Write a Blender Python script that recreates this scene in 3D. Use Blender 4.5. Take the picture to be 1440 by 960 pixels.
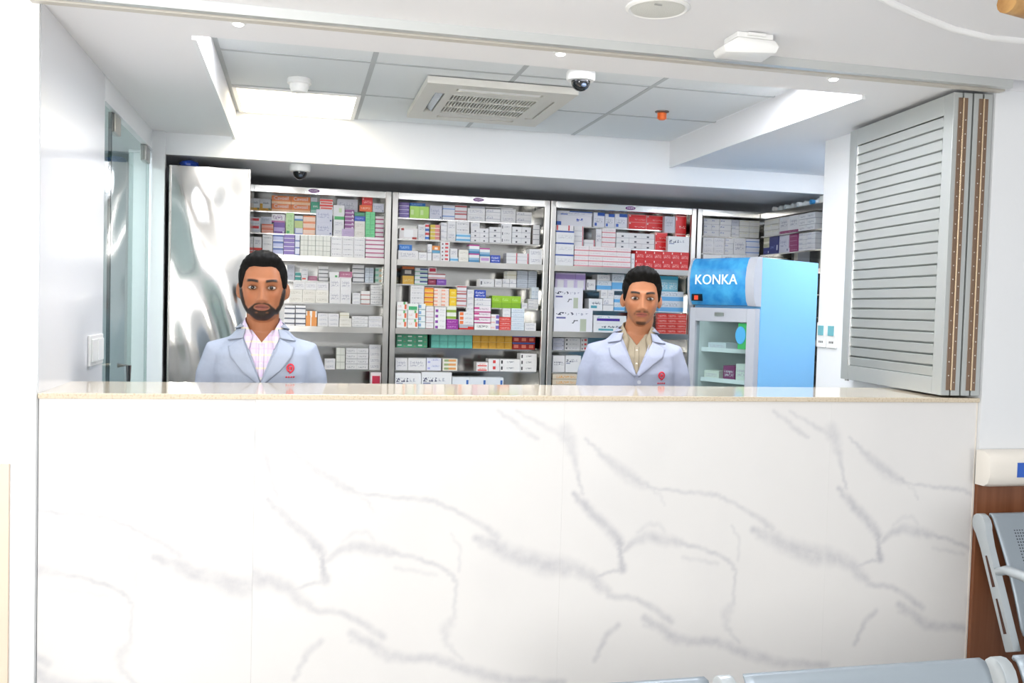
import bpy, bmesh, math, random
import numpy as np
from mathutils import Vector, Matrix
from mathutils.bvhtree import BVHTree

random.seed(7); rng = np.random.default_rng(7)
for o in list(bpy.data.objects): bpy.data.objects.remove(o)
S = bpy.context.scene; COL = S.collection

# ------------------------------------------------------------------ camera
F_PX, YAW, PITCH, ROLL = 1295.5, 0.2282, -0.0377, 0.0279
CAM = Vector((0.7562, -3.0032, 1.55))
FW = Vector((math.sin(YAW)*math.cos(PITCH), math.cos(YAW)*math.cos(PITCH), math.sin(PITCH)))
r0 = Vector((math.cos(YAW), -math.sin(YAW), 0)); u0 = r0.cross(FW)
RT = r0*math.cos(ROLL) + u0*math.sin(ROLL); UP = -r0*math.sin(ROLL) + u0*math.cos(ROLL)
cd = bpy.data.cameras.new('camera'); cd.sensor_width = 36; cd.lens = F_PX*36/1440; cd.clip_start = .02
cam = bpy.data.objects.new('camera', cd); COL.objects.link(cam)
M3 = Matrix((RT, UP, -FW)).transposed()
cam.matrix_world = Matrix.Translation(CAM) @ M3.to_4x4()
S.camera = cam
def inv(px, py, axis, val):
    """survey helper: the point of the plane axis=val that the photograph shows at (px, py)"""
    v = FW + RT*((px-720)/F_PX) - UP*((py-480)/F_PX)
    return CAM + v*((val-CAM[axis])/v[axis])

# ------------------------------------------------------------------ light
S.view_settings.view_transform = 'Standard'; S.view_settings.look = 'None'
S.view_settings.gamma = 1; S.view_settings.use_curve_mapping = False
S.view_settings.exposure = 0.0
W = bpy.data.worlds.new('world'); S.world = W; W.use_nodes = True
W.node_tree.nodes['Background'].inputs[0].default_value = (.93, .96, 1, 1)
W.node_tree.nodes['Background'].inputs[1].default_value = .78
def area(name, loc, target, sx, sy, power, col=(1, 1, 1)):
    l = bpy.data.lights.new(name, 'AREA'); l.shape = 'RECTANGLE'; l.size = sx; l.size_y = sy; l.energy = power; l.color = col
    o = bpy.data.objects.new(name, l); COL.objects.link(o); o.location = loc
    o.rotation_euler = (Vector(target)-Vector(loc)).to_track_quat('-Z', 'Y').to_euler(); return o
# photographer's flash (softbox beside the camera) and its bounce off the lobby ceiling, lobby ceiling panels
area('flash_softbox', (-.5, -5.2, 2.1), (1.7, 1.2, 1.6), .8, .8, 105, (1, .985, .96))
area('flash_bounce', (-.2, -2.3, 1.5), (.2, -1.6, 2.5), .4, .4, 34, (1, .98, .95))
area('lobby_panel_light', (1.6, -2.2, 2.42), (1.6, -2.2, 0), 1.2, .6, 16, (.95, .98, 1))

# ------------------------------------------------------------------ materials
MATS = {}
def srgb(c):
    if isinstance(c, str): c = tuple(int(c[i:i+2], 16)/255 for i in (0, 2, 4))
    return tuple((v/12.92 if v <= .04045 else ((v+.055)/1.055)**2.4) for v in c) + (1,)
def newmat(name):
    m = bpy.data.materials.new(name); m.use_nodes = True; nt = m.node_tree
    return m, nt, nt.nodes['Principled BSDF']
def mat(name, col, rough=.5, metal=0, spec=None, coat=0, bump=None, noise=None, emit=None):
    if name in MATS: return MATS[name]
    m, nt, b = newmat(name); c = srgb(col)
    b.inputs['Base Color'].default_value = c; b.inputs['Roughness'].default_value = rough; b.inputs['Metallic'].default_value = metal
    if spec is not None: b.inputs['Specular IOR Level'].default_value = spec
    if coat: b.inputs['Coat Weight'].default_value = coat; b.inputs['Coat Roughness'].default_value = .08
    tc = nt.nodes.new('ShaderNodeTexCoord')
    if noise:
        n = nt.nodes.new('ShaderNodeTexNoise'); n.inputs['Scale'].default_value = noise[0]; n.inputs['Detail'].default_value = 5
        nt.links.new(tc.outputs['Object'], n.inputs['Vector'])
        mx = nt.nodes.new('ShaderNodeMix'); mx.data_type = 'RGBA'
        mx.inputs[6].default_value = c; mx.inputs[7].default_value = srgb(noise[1])
        rp = nt.nodes.new('ShaderNodeMapRange'); rp.inputs[1].default_value = noise[2]; rp.inputs[2].default_value = noise[3]
        nt.links.new(n.outputs[0], rp.inputs[0]); nt.links.new(rp.outputs[0], mx.inputs[0]); nt.links.new(mx.outputs[2], b.inputs['Base Color'])
    if bump:
        n = nt.nodes.new('ShaderNodeTexNoise'); n.inputs['Scale'].default_value = bump[0]; n.inputs['Detail'].default_value = bump[2] if len(bump) > 2 else 2
        nt.links.new(tc.outputs['Object'], n.inputs['Vector'])
        bp = nt.nodes.new('ShaderNodeBump'); bp.inputs['Strength'].default_value = 1; bp.inputs['Distance'].default_value = bump[1]
        nt.links.new(n.outputs[0], bp.inputs['Height']); nt.links.new(bp.outputs[0], b.inputs['Normal'])
    if emit:
        b.inputs['Emission Color'].default_value = srgb(emit[0]); b.inputs['Emission Strength'].default_value = emit[1]
    MATS[name] = m; return m
def thin_glass(name, tint='f2faf8', rough=0.0, ior=1.5):
    if name in MATS: return MATS[name]
    m, nt, b = newmat(name); nt.nodes.remove(b); out = nt.nodes['Material Output']
    tr = nt.nodes.new('ShaderNodeBsdfTransparent'); tr.inputs[0].default_value = srgb(tint)
    gl = nt.nodes.new('ShaderNodeBsdfGlossy'); gl.inputs['Roughness'].default_value = rough
    fr = nt.nodes.new('ShaderNodeFresnel'); fr.inputs[0].default_value = ior
    mx = nt.nodes.new('ShaderNodeMixShader'); ge = nt.nodes.new('ShaderNodeNewGeometry')
    iv = nt.nodes.new('ShaderNodeMath'); iv.operation = 'SUBTRACT'; iv.inputs[0].default_value = 1; nt.links.new(ge.outputs['Backfacing'], iv.inputs[1])
    ml = nt.nodes.new('ShaderNodeMath'); ml.operation = 'MULTIPLY'; nt.links.new(fr.outputs[0], ml.inputs[0]); nt.links.new(iv.outputs[0], ml.inputs[1])
    nt.links.new(ml.outputs[0], mx.inputs[0]); nt.links.new(tr.outputs[0], mx.inputs[1]); nt.links.new(gl.outputs[0], mx.inputs[2])
    nt.links.new(mx.outputs[0], out.inputs[0]); MATS[name] = m; return m
def printed(name, base, patches=(), rough=.38):
    """carton board with flat print: patches (x0, x1, z0, z1, colour[, 't' for rows of small type])"""
    if name in MATS: return MATS[name]
    m, nt, b = newmat(name); b.inputs['Roughness'].default_value = rough
    N = nt.nodes.new; L = nt.links.new
    tc = N('ShaderNodeAttribute'); tc.attribute_name = 'face_uv'; sp = N('ShaderNodeSeparateXYZ'); L(tc.outputs['Vector'], sp.inputs[0])
    rgb = N('ShaderNodeRGB'); rgb.outputs[0].default_value = srgb(base); cur = rgb.outputs[0]
    for p in patches:
        x0, x1, z0, z1, c = p[:5]; fac = None
        for ax, lo, hi in ((0, x0, x1), (2, z0, z1)):
            if lo <= 0 and hi >= 1: continue
            cp = N('ShaderNodeMath'); cp.operation = 'COMPARE'; cp.inputs[1].default_value = (lo+hi)/2; cp.inputs[2].default_value = (hi-lo)/2
            L(sp.outputs[ax], cp.inputs[0])
            if fac is None: fac = cp.outputs[0]
            else:
                mu = N('ShaderNodeMath'); mu.operation = 'MULTIPLY'; L(fac, mu.inputs[0]); L(cp.outputs[0], mu.inputs[1]); fac = mu.outputs[0]
        if len(p) > 5:
            mp = N('ShaderNodeMapping'); L(tc.outputs['Vector'], mp.inputs[0]); mp.inputs['Scale'].default_value = (16, 0, 9)
            ns = N('ShaderNodeTexNoise'); ns.inputs['Scale'].default_value = 1; ns.inputs['Detail'].default_value = 0; L(mp.outputs[0], ns.inputs['Vector'])
            gt = N('ShaderNodeMath'); gt.operation = 'GREATER_THAN'; gt.inputs[1].default_value = .54; L(ns.outputs[0], gt.inputs[0])
            mu = N('ShaderNodeMath'); mu.operation = 'MULTIPLY'; L(gt.outputs[0], mu.inputs[0])
            if fac is None: mu.inputs[1].default_value = 1
            else: L(fac, mu.inputs[1])
            fac = mu.outputs[0]
        mx = N('ShaderNodeMix'); mx.data_type = 'RGBA'; mx.inputs[7].default_value = srgb(c); L(cur, mx.inputs[6])
        if fac is None: mx.inputs[0].default_value = 1
        else: L(fac, mx.inputs[0])
        cur = mx.outputs[2]
    L(cur, b.inputs['Base Color']); MATS[name] = m; return m

WHITE = mat('white_paint', 'eef0f2', .55, bump=(60, .0004))
WGLOSS = mat('white_laminate', 'e9ebef', .22, coat=.3)
CEILW = mat('ceiling_paint', 'eeeef0', .7)
TILEW = mat('ceiling_tile_board', 'e4e8ea', .85, bump=(220, .0006, 3))
STEEL = mat('stainless_steel', 'c9c8c4', .16, 1, bump=(2.2, .004))
STEELD = mat('dented_polished_steel', 'dedddA', .1, 1, bump=(3.2, .008, 1))
STEELB = mat('brushed_steel', 'b9b7b2', .28, 1, bump=(5, .004))
ALU = mat('anodised_aluminium', 'd2d5d4', .38, .5)
ALUD = mat('shutter_aluminium', 'c6cac8', .42, .6)
DARK = mat('dark_gap', '202226', .6)
BLACKP = mat('black_plastic', '101114', .2)
WPLAST = mat('white_plastic', 'f0f0ee', .35)
GLASS = thin_glass('door_glass', 'eef7f4', 0, 1.65)

# ------------------------------------------------------------------ mesh helpers
ORG = {}
def org(o):
    v = Vector((0, 0, 0))
    while o is not None: v = v + ORG.get(o.name, Vector((0, 0, 0))); o = o.parent
    return v
class MB:
    def __init__(s): s.v = []; s.f = []
    def add(s, vs, fs):
        k = len(s.v); s.v += [tuple(p) for p in vs]; s.f += [tuple(i+k for i in f) for f in fs]; return s
    def box(s, x0, x1, y0, y1, z0, z1):
        return s.add([(x0,y0,z0),(x1,y0,z0),(x1,y1,z0),(x0,y1,z0),(x0,y0,z1),(x1,y0,z1),(x1,y1,z1),(x0,y1,z1)],
                     [(3,2,1,0),(4,5,6,7),(0,1,5,4),(1,2,6,5),(2,3,7,6),(3,0,4,7)])
    def tube(s, pts, r, n=10, sy=1.0):
        pts = [Vector(p) for p in pts]; rs = r if isinstance(r, (list, tuple)) else [r]*len(pts)
        k = len(s.v); ref = Vector((0, 0, 1))
        d0 = (pts[1]-pts[0]).normalized()
        if abs(d0.z) > .9: ref = Vector((0, 1, 0))
        for i, p in enumerate(pts):
            d = (pts[min(i+1, len(pts)-1)]-pts[max(i-1, 0)]).normalized()
            a = d.cross(ref).normalized(); b = a.cross(d).normalized()
            for j in range(n):
                t = 2*math.pi*j/n; q = p + a*(math.cos(t)*rs[i]) + b*(math.sin(t)*rs[i]*sy); s.v.append(tuple(q))
        for i in range(len(pts)-1):
            for j in range(n): s.f.append((k+i*n+j, k+i*n+(j+1) % n, k+(i+1)*n+(j+1) % n, k+(i+1)*n+j))
        s.f.append(tuple(k+j for j in range(n))[::-1]); s.f.append(tuple(k+(len(pts)-1)*n+j for j in range(n)))
        return s
    def lathe(s, c, prof, n=24, down=False):
        """prof: (radius, z offset) from the axis"""
        k = len(s.v); sg = -1 if down else 1
        for (r, z) in prof:
            for j in range(n):
                t = 2*math.pi*j/n; s.v.append((c[0]+r*math.cos(t), c[1]+r*math.sin(t), c[2]+sg*z))
        for i in range(len(prof)-1):
            for j in range(n): s.f.append((k+i*n+j, k+i*n+(j+1) % n, k+(i+1)*n+(j+1) % n, k+(i+1)*n+j))
        s.f.append(tuple(k+j for j in range(n))[::-1]); s.f.append(tuple(k+(len(prof)-1)*n+j for j in range(n)))
        return s
    def ellip(s, c, r, nu=20, nv=12):
        k = len(s.v)
        for i in range(1, nv):
            ph = math.pi*i/nv
            for j in range(nu):
                t = 2*math.pi*j/nu; s.v.append((c[0]+r[0]*math.sin(ph)*math.cos(t), c[1]+r[1]*math.sin(ph)*math.sin(t), c[2]-r[2]*math.cos(ph)))
        b = len(s.v); s.v.append((c[0], c[1], c[2]-r[2])); s.v.append((c[0], c[1], c[2]+r[2]))
        for i in range(nv-2):
            for j in range(nu): s.f.append((k+i*nu+j, k+i*nu+(j+1) % nu, k+(i+1)*nu+(j+1) % nu, k+(i+1)*nu+j))
        for j in range(nu):
            s.f.append((b, k+(j+1) % nu, k+j)); q = k+(nv-2)*nu; s.f.append((b+1, q+j, q+(j+1) % nu))
        return s
    def prism(s, poly, axis, a0, a1):
        """polygon in the two other axes, extruded along axis"""
        k = len(s.v); n = len(poly)
        def mk(p, a): q = list(p); q.insert(axis, a); return tuple(q)
        s.v += [mk(p, a0) for p in poly] + [mk(p, a1) for p in poly]
        s.f.append(tuple(k+i for i in range(n))[::-1]); s.f.append(tuple(k+n+i for i in range(n)))
        for i in range(n): s.f.append((k+i, k+(i+1) % n, k+n+(i+1) % n, k+n+i))
        return s
    def grid(s, P, closed_u=False):
        """P[i][j] points"""
        k = len(s.v); nu, nv = len(P), len(P[0])
        for row in P: s.v += [tuple(p) for p in row]
        for i in range(nu-1):
            for j in range(nv if closed_u else nv-1):
                s.f.append((k+i*nv+j, k+i*nv+(j+1) % nv, k+(i+1)*nv+(j+1) % nv, k+(i+1)*nv+j))
        return s
    def build(s, name, m, parent=None, bevel=0, smooth=False, fix=True, seg=2):
        me = bpy.data.meshes.new(name); off = org(parent)
        me.from_pydata([(a-off.x, b-off.y, c-off.z) for a, b, c in s.v], [], s.f)
        if fix or bevel:
            bm = bmesh.new(); bm.from_mesh(me)
            if bevel: bmesh.ops.bevel(bm, geom=[e for e in bm.edges if len(e.link_faces) == 2 and e.calc_face_angle(0) > .5], offset=bevel, segments=seg, affect='EDGES', profile=.6)
            if fix: bmesh.ops.recalc_face_normals(bm, faces=bm.faces)
            bm.to_mesh(me); bm.free()
        if smooth:
            me.polygons.foreach_set('use_smooth', [True]*len(me.polygons))
            if smooth != 'all': me.set_sharp_from_angle(angle=.7)
        if m: me.materials.append(m)
        o = bpy.data.objects.new(name, me); COL.objects.link(o); o.parent = parent; return o
def B(name, x0, x1, y0, y1, z0, z1, m, parent=None, bevel=0): return MB().box(x0, x1, y0, y1, z0, z1).build(name, m, parent, bevel, fix=bool(bevel))
def tag(o, label, cat, group=None):
    o['label'] = label; o['category'] = cat
    if group: o['group'] = group
    return o
def struct(o, label=None):
    o['kind'] = 'structure'
    if label: o['label'] = label
    return o
def root(name, loc, label=None, cat=None, group=None, rz=0):
    o = bpy.data.objects.new(name, None); COL.objects.link(o); o.location = loc; o.empty_display_size = .1
    if rz: o.rotation_euler[2] = rz
    else: ORG[o.name] = Vector(loc)          # unrotated things are modelled in world coordinates, rotated ones in their own
    if label: tag(o, label, cat, group)
    return o
def text(name, body, size, mtx, m, parent, ext=.0006, sx=1.0):
    c = bpy.data.curves.new(name, 'FONT'); c.body = body; c.size = size; c.align_x = 'CENTER'; c.align_y = 'CENTER'; c.extrude = ext; c.resolution_u = 3
    t = bpy.data.objects.new(name, c); COL.objects.link(t); dg = bpy.context.evaluated_depsgraph_get(); dg.update()
    me = bpy.data.meshes.new_from_object(t.evaluated_get(dg)); bpy.data.objects.remove(t); bpy.data.curves.remove(c)
    me.materials.clear(); me.materials.append(m); me.transform(mtx @ Matrix.Diagonal((sx, 1, 1, 1)))
    o = bpy.data.objects.new(name, me); COL.objects.link(o); o.parent = parent; return o
FRONT = Matrix.Rotation(math.pi/2, 4, 'X')      # text upright, facing -y

# ------------------------------------------------------------------ the place: sizes
WX = 3.28            # width of the opening
ZC = 1.2534          # counter top
ZS = 2.412           # soffit
YF, YB = .23, 2.15   # recess front edge, back fascia
XL, XR = .412, 2.88
ZB, ZT = 2.2975, 2.554
YR, WR, X0R, ZR = 2.75, 1.017, 1.306, 2.239      # racks
ZL = 2.432           # lobby ceiling
YP = 2.12            # left end panel

def structure():
    fl = mat('floor_vinyl', 'cfcdc8', .3, noise=(3, 'bfbdb8', .4, .7))
    struct(B('floor', -2.4, 6.0, -6.5, 3.4, -.08, 0, fl))
    # left wall of the room (x = 0) with the glass door opening y .92 .. 2.14
    w = struct(B('wall_left', -.12, 0, 0, .92, 0, ZT, WGLOSS))
    B('wall_pier', -.12, 0, 2.16, 3.3, 0, ZT, WHITE, w)
    B('door_head', -.12, 0, .92, 2.16, 2.315, ZT, WHITE, w)
    B('door_post', 0, .062, 2.112, 2.16, 0, ZS-.001, WHITE, w)
    # corridor beyond the glass door, with an unseen ceiling panel added to brighten it
    struct(B('wall_corridor', -1.5, -1.4, 0.1, 3.3, 0, ZT, mat('corridor_paint', 'c9cdd2', .6)))
    q = root('corridor_light', (-.75, 1.6, ZT-.11), 'lit ceiling panel in the corridor beyond the glass door', 'ceiling light')
    B('diffuser', -1.0, -.5, 1.3, 1.9, ZT-.112, ZT-.104, mat('corridor_led', 'ffffff', .5, emit=('f4fbff', 26)), q); B('frame', -1.02, -.48, 1.28, 1.92, ZT-.1035, ZT-.1005, WPLAST, q)
    struct(B('ceiling_corridor', -1.5, -.121, 0.1, 3.3, ZT-.1, ZT, WHITE))
    struct(B('wall_back', -1.5, 4.7, 3.3, 3.4, 0, ZT+.2, mat('back_wall_paint', 'd5d8dc', .6)))
    # right wall: solid pier whose room-side end shows the switches
    struct(B('wall_right', WX+.001, 4.7, 0, 1.13, 0, ZT+.1, WHITE))
    struct(B('wall_side', 4.6, 4.7, 1.131, 3.3, 0, ZT+.1, WHITE))
    # lobby wall left of the counter
    lw = struct(B('wall_front', -2.4, -.001, -.02, .1, 0, 2.9, WHITE))
    B('dado_panel', -2.4, -.07, -.034, -.0205, 0, 1.043, mat('peach_laminate', 'f3dcc6', .4), lw)  # pale peach puts the panel's overexposure into its colour
    # soffit: a U of plasterboard around the tiled recess
    so = struct(B('ceiling', -.12, 4.7, -.02, YF, ZS, ZS+.06, CEILW))
    B('soffit_board', -.12, XL, YF, YB, ZS, ZS+.06, CEILW, so)
    B('soffit_board', XR, 4.7, YF, YB, ZS, ZS+.06, CEILW, so)
    B('recess_cheek', XL-.02, XL, YF, YB, ZS+.06, ZT, CEILW, so)
    B('recess_cheek', XR, XR+.02, YF, YB, ZS+.06, ZT, CEILW, so)
    B('recess_cheek', XL-.02, XR+.02, YF-.02, YF, ZS+.06, ZT, CEILW, so)
    # edge beads of the recess
    tr = struct(B('trim_1', XL-.016, XL, YF, YB, ZS-.014, ZS, WHITE)); struct(B('trim_2', XR, XR+.016, YF, YB, ZS-.014, ZS, WHITE))
    # back fascia and the low ceiling over the racks
    fa = struct(B('wall_fascia', -.12, 4.7, YB, YB+.05, ZB, ZT+.05, WHITE))
    B('bead', -.0, 4.6, YB-.006, YB, ZB, ZB+.012, WHITE, fa)
    struct(B('ceiling_rear', -.12, 4.7, YB+.05, 3.3, ZB+.004, ZB+.06, mat('rear_ceiling_paint', 'dde0e5', .4)))
    # tiled ceiling: tiles with recessed joints
    gx, gy, L = .756+(1.0305-.756)*1.0336, -3.0032+(.7934+3.0032)*1.0336, .62
    tiles = struct(B('ceiling_tiled', XL-.02, XR+.02, YF-.02, YB, ZT+.012, ZT+.04, CEILW))
    me = None
    for i in range(-2, 4):
        for j in range(-2, 3):
            a, b = max(gx+i*L, XL), min(gx+(i+1)*L, XR); c, d = max(gy+j*L, YF), min(gy+(j+1)*L, YB)
            if b-a < .03 or d-c < .03: continue
            if i == -1 and j == 1: continue            # the lit panel
            B('ceiling_tile', a+.011, b-.011, c+.011, d-.011, ZT-.002, ZT+.011, TILEW, tiles)
    TBAR = mat('grid_bar_grey', 'b9bdbf', .6)
    for i in range(-1, 3): B('grid_bar', gx+i*L-.0105, gx+i*L+.0105, YF, YB, ZT-.0035, ZT+.011, TBAR, tiles)
    for j in range(0, 2): B('grid_bar', XL, XR, gy+j*L-.0105, gy+j*L+.0105, ZT-.0036, ZT+.0112, TBAR, tiles)
    # LED panels: one in the rear row, three unseen in the front row, left and middle added as fill
    def led(a, b, c, d, label, em):
        p = root('led_panel_light', ((a+b)/2, (c+d)/2, ZT-.012), label, 'ceiling light', 'LED panels in the tiled ceiling')
        B('diffuser', a+.02, b-.02, c+.02, d-.02, ZT-.008, ZT-.004, mat('led_diffuser_%d' % em, 'fffaf0', .5, emit=(('ffefd0' if em < 10 else 'f4f7ff'), em)), p)
        fr = MB(); fr.box(a, b, c, c+.02, ZT-.012, ZT-.0022); fr.box(a, b, d-.02, d, ZT-.012, ZT-.0022); fr.box(a, a+.02, c+.02, d-.02, ZT-.012, ZT-.0022); fr.box(b-.02, b, c+.02, d-.02, ZT-.012, ZT-.0022)
        fr.build('frame', WPLAST, p)
    led(gx-L+.01, gx-.01, gy+L+.008, min(gy+2*L, YB)-.008, 'lit LED panel set in the tiled ceiling by the smoke detector', 6)
    for k, lab in ((-1, 'left'), (1, 'middle'), (2, 'right')):
        led(gx+k*L+.02, min(gx+(k+1)*L, XR)-.02, YF+.03, YF+.46, lab+' LED panel in the front row behind the soffit edge', 24)
    # unseen LED panel added behind the right wall to light the fridge side
    q = root('led_panel_light', (3.95, 1.4, ZS-.006), 'LED panel in the alcove soffit over the fridge', 'ceiling light', 'LED panels in the tiled ceiling')
    B('diffuser', 3.7, 4.2, 1.22, 1.52, ZS-.006, ZS-.003, mat('led_diffuser_24', 'fffaf0', .5), q); B('frame', 3.68, 4.22, 1.2, 1.54, ZS-.0028, ZS-.0003, WPLAST, q)
    # lobby ceiling with the shutter track let into its edge
    lc = struct(B('ceiling_lobby', -2.4, 6, -6.5, -.09, ZL, ZL+.2, CEILW))
    tk = root('shutter_track', (1.6, -.055, ZL-.02), 'long aluminium shutter track along the ceiling edge', 'track')
    B('front_rail', -.02, 3.29, -.09, -.062, ZL-.03, ZL+.02, ALU, tk)
    B('rear_rail', -.02, 3.29, -.052, -.02, ZL-.034, ZL+.02, mat('beige_track', 'cdc8be', .4), tk)
    B('slot', -.02, 3.29, -.062, -.052, ZL-.005, ZL+.02, DARK, tk)
    # white bead standing in for the lit edge of a curved ceiling step
    P = [inv(x, y, 2, ZL) for x, y in ((1225, -14), (1250, 0), (1300, 22), (1340, 38), (1390, 50), (1450, 56))]
    pts = [(p.x, p.y, ZL-.004) for p in P] + [(P[-1].x+.6, P[-1].y-.05, ZL-.004), (P[-1].x+1.3, P[-1].y-.35, ZL-.004)]
    struct(MB().tube(pts, .011, 10).build('trim_3', mat('gloss_bead', 'fbfbfb', .3), smooth=True), 'curved white moulding on the lobby ceiling')
    q = inv(1428, 1, 2, ZL-.05)
    t = MB().tube([(q.x-.035, q.y-.01, ZL-.06), (q.x+.35, q.y+.09, ZL-.06)], .028, 14)
    tag(t.build('wooden_rail', mat('oak', 'c89a5e', .45, noise=(14, 'a87a44', .4, .6)), smooth=True), 'pale wooden rail end hanging from the lobby ceiling', 'rail')
    # right lobby wall: white above, wood panel below the bumper rail
    wood = mat('brown_wood_laminate', '8a5638', .42, noise=(5, '774527', .35, .65))
    nt = wood.node_tree; tcn = [n for n in nt.nodes if n.type == 'TEX_COORD'][0]; nz = [n for n in nt.nodes if n.type == 'TEX_NOISE'][0]
    mp = nt.nodes.new('ShaderNodeMapping'); mp.inputs['Scale'].default_value = (7, 7, .35); nt.links.new(tcn.outputs['Object'], mp.inputs[0]); nt.links.new(mp.outputs[0], nz.inputs['Vector'])
    wl = struct(B('wall_lobby', WX+.002, 6, -.016, -.001, 1.0, ZL-.001, WHITE))
    B('wood_panel', WX+.002, 6, -.018, -.001, 0, .94, wood, wl)
    rl = root('bumper_rail', (4.2, -.06, 1.0), 'cream wall bumper rail with a blue stripe', 'handrail')
    prof = [(-.018, .925), (-.06, .925), (-.085, .94), (-.095, .97), (-.095, 1.015), (-.085, 1.045), (-.06, 1.06), (-.018, 1.06)]
    cream = mat('cream_plastic', 'efe9df', .35)
    m1 = MB(); e = [(WX-.012, .55), (WX-.004, .86), (WX+.02, 1.0), (6, 1.0)]
    P = [[(x, -.018+(yy+.018)*k, .9925+(zz-.9925)*(.9+.1*k)) for yy, zz in prof] for x, k in e]
    m1.grid(P); m1.f.append(tuple(range(8))); m1.build('rail_cover', cream, rl, smooth=True)
    B('stripe', WX+.105, 6, -.0965, -.0945, .965, 1.02, mat('blue_stripe', '2f62c4', .4), rl)
structure()

# ------------------------------------------------------------------ counter
def counter():
    ct = root('service_counter', (WX/2, .2, 0), 'white marble-look service counter across the front', 'counter')
    veins = []   # (points in photo px, width px, strength)
    def Z(pts): return [(350+x/2.2855, 540+y/2.2855) for x, y in pts]
    V = [([(22,150),(45,200),(62,255),(80,330),(95,372)], [15,13,7,3,3], .55),
         ([(60,370),(110,420),(160,465),(210,510),(238,545)], [4,10,11,11,10], .75),
         ([(235,545),(236,575),(240,600),(246,632)], [6,5,5,9], .9),
         ([(100,180),(140,215),(190,258),(240,292),(300,325),(350,350)], [2,3,9,12,9,3], .55),
         ([(350,350),(430,360),(510,368),(570,370),(620,385),(690,420),(760,460),(800,492)], [2,3,4,5,4,4,6,8], .55),
         ([(730,495),(800,525),(880,560),(960,583),(1030,592)], [6,16,18,22,17], .68),
         ([(15,612),(80,637),(130,655),(160,690),(210,725),(300,735),(360,765),(430,812)], [17,16,13,13,7,6,7,8], .6),
         ([(330,800),(400,840),(450,875),(520,880),(600,880),(680,910),(760,935),(850,955),(1010,958)], [8,11,12,10,10,11,13,11,8], .62),
         ([(150,657),(200,642),(255,628)], [3,3,4], .6),
         ([(245,570),(290,535),(340,518),(400,530),(460,540)], [5,8,11,13,9], .6),
         ([(460,540),(540,560),(600,580),(640,600),(665,632)], [5,4,4,4,4], .6),
         ([(300,505),(340,476),(380,476),(402,502)], [4,5,5,3], .3),
         ([(668,632),(662,690),(660,750),(632,782),(634,825),(660,860),(686,886)], [3,3,4,12,7,4,3], .42),
         ([(650,480),(680,530),(675,600)], [2,3,3], .3),
         ([(470,590),(540,602),(600,612)], [4,4,4], .3), ([(232,825),(190,860),(170,900),(146,948)], [6,7,5,5], .55),
         ([(800,85),(850,120),(900,160),(930,175)], [3,5,6,3], .45), ([(860,85),(930,125),(1000,160),(1035,170)], [2,4,6,10], .45),
         ([(350,355),(385,380),(400,410)], [2,3,2], .3), ([(240,310),(290,340),(345,352)], [8,8,4], .25), ([(330,825),(420,845),(470,870)], [5,6,5], .3)]
    per = 1.015
    segs = []
    for pts, ws, st in V:
        W3 = [inv(px, py, 1, 0) for px, py in Z(pts)]
        # refine with a wiggle
        for i in range(len(W3)-1):
            a, b = W3[i], W3[i+1]; n = 5; prev = None
            for k in range(n+1):
                t = k/n; x = a.x+(b.x-a.x)*t + math.sin(i*7+k*2.1)*.003*(0 < t < 1); z = a.z+(b.z-a.z)*t + math.cos(i*5+k*1.7)*.003*(0 < t < 1)
                w = (ws[i]+(ws[i+1]-ws[i])*t)*.0014
                if prev: segs.append((prev, (x, z), w, st))
                prev = (x, z)
    step = .0055; x_start = .629
    xs = np.arange(0, per+step*.5, per/184); zs = np.arange(.24, 1.2361, step); zs = np.append(zs, 1.236)
    GX, GZ = np.meshgrid(xs, zs, indexing='ij'); val = np.zeros_like(GX)
    for (a, b, w, st) in segs:
        for sh in (-per, 0, per):
            ax, bx = a[0]-x_start+sh, b[0]-x_start+sh
            if max(ax, bx) < -.06 or min(ax, bx) > per+.06: continue
            dx, dz = bx-ax, b[1]-a[1]; l2 = dx*dx+dz*dz+1e-9
            t = np.clip(((GX-ax)*dx+(GZ-a[1])*dz)/l2, 0, 1)
            dd = np.hypot(GX-ax-t*dx, GZ-a[1]-t*dz)
            val = np.maximum(val, st*np.clip(1.25-dd/(w+.0022)*.75, 0, 1)**1.3)
    m, nt, b = newmat('white_marble_laminate'); b.inputs['Roughness'].default_value = .2
    N = nt.nodes.new; Lk = nt.links.new
    at = N('ShaderNodeAttribute'); at.attribute_name = 'vein'; tc = N('ShaderNodeTexCoord')
    nz = N('ShaderNodeTexNoise'); nz.inputs['Scale'].default_value = 26; nz.inputs['Detail'].default_value = 5; Lk(tc.outputs['Object'], nz.inputs['Vector'])
    mr = N('ShaderNodeMapRange'); mr.inputs[1].default_value = .3; mr.inputs[2].default_value = .7; mr.inputs[3].default_value = .4; mr.inputs[4].default_value = .85; Lk(nz.outputs[0], mr.inputs[0])
    mu = N('ShaderNodeMath'); mu.operation = 'MULTIPLY'; Lk(at.outputs['Fac'], mu.inputs[0]); Lk(mr.outputs[0], mu.inputs[1])
    n2 = N('ShaderNodeTexNoise'); n2.inputs['Scale'].default_value = 3; n2.inputs['Detail'].default_value = 4; Lk(tc.outputs['Object'], n2.inputs['Vector'])
    m2 = N('ShaderNodeMapRange'); m2.inputs[1].default_value = .45; m2.inputs[2].default_value = .8; m2.inputs[3].default_value = 0; m2.inputs[4].default_value = .1; Lk(n2.outputs[0], m2.inputs[0])
    ad = N('ShaderNodeMath'); ad.operation = 'ADD'; ad.use_clamp = True; Lk(mu.outputs[0], ad.inputs[0]); Lk(m2.outputs[0], ad.inputs[1])
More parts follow.
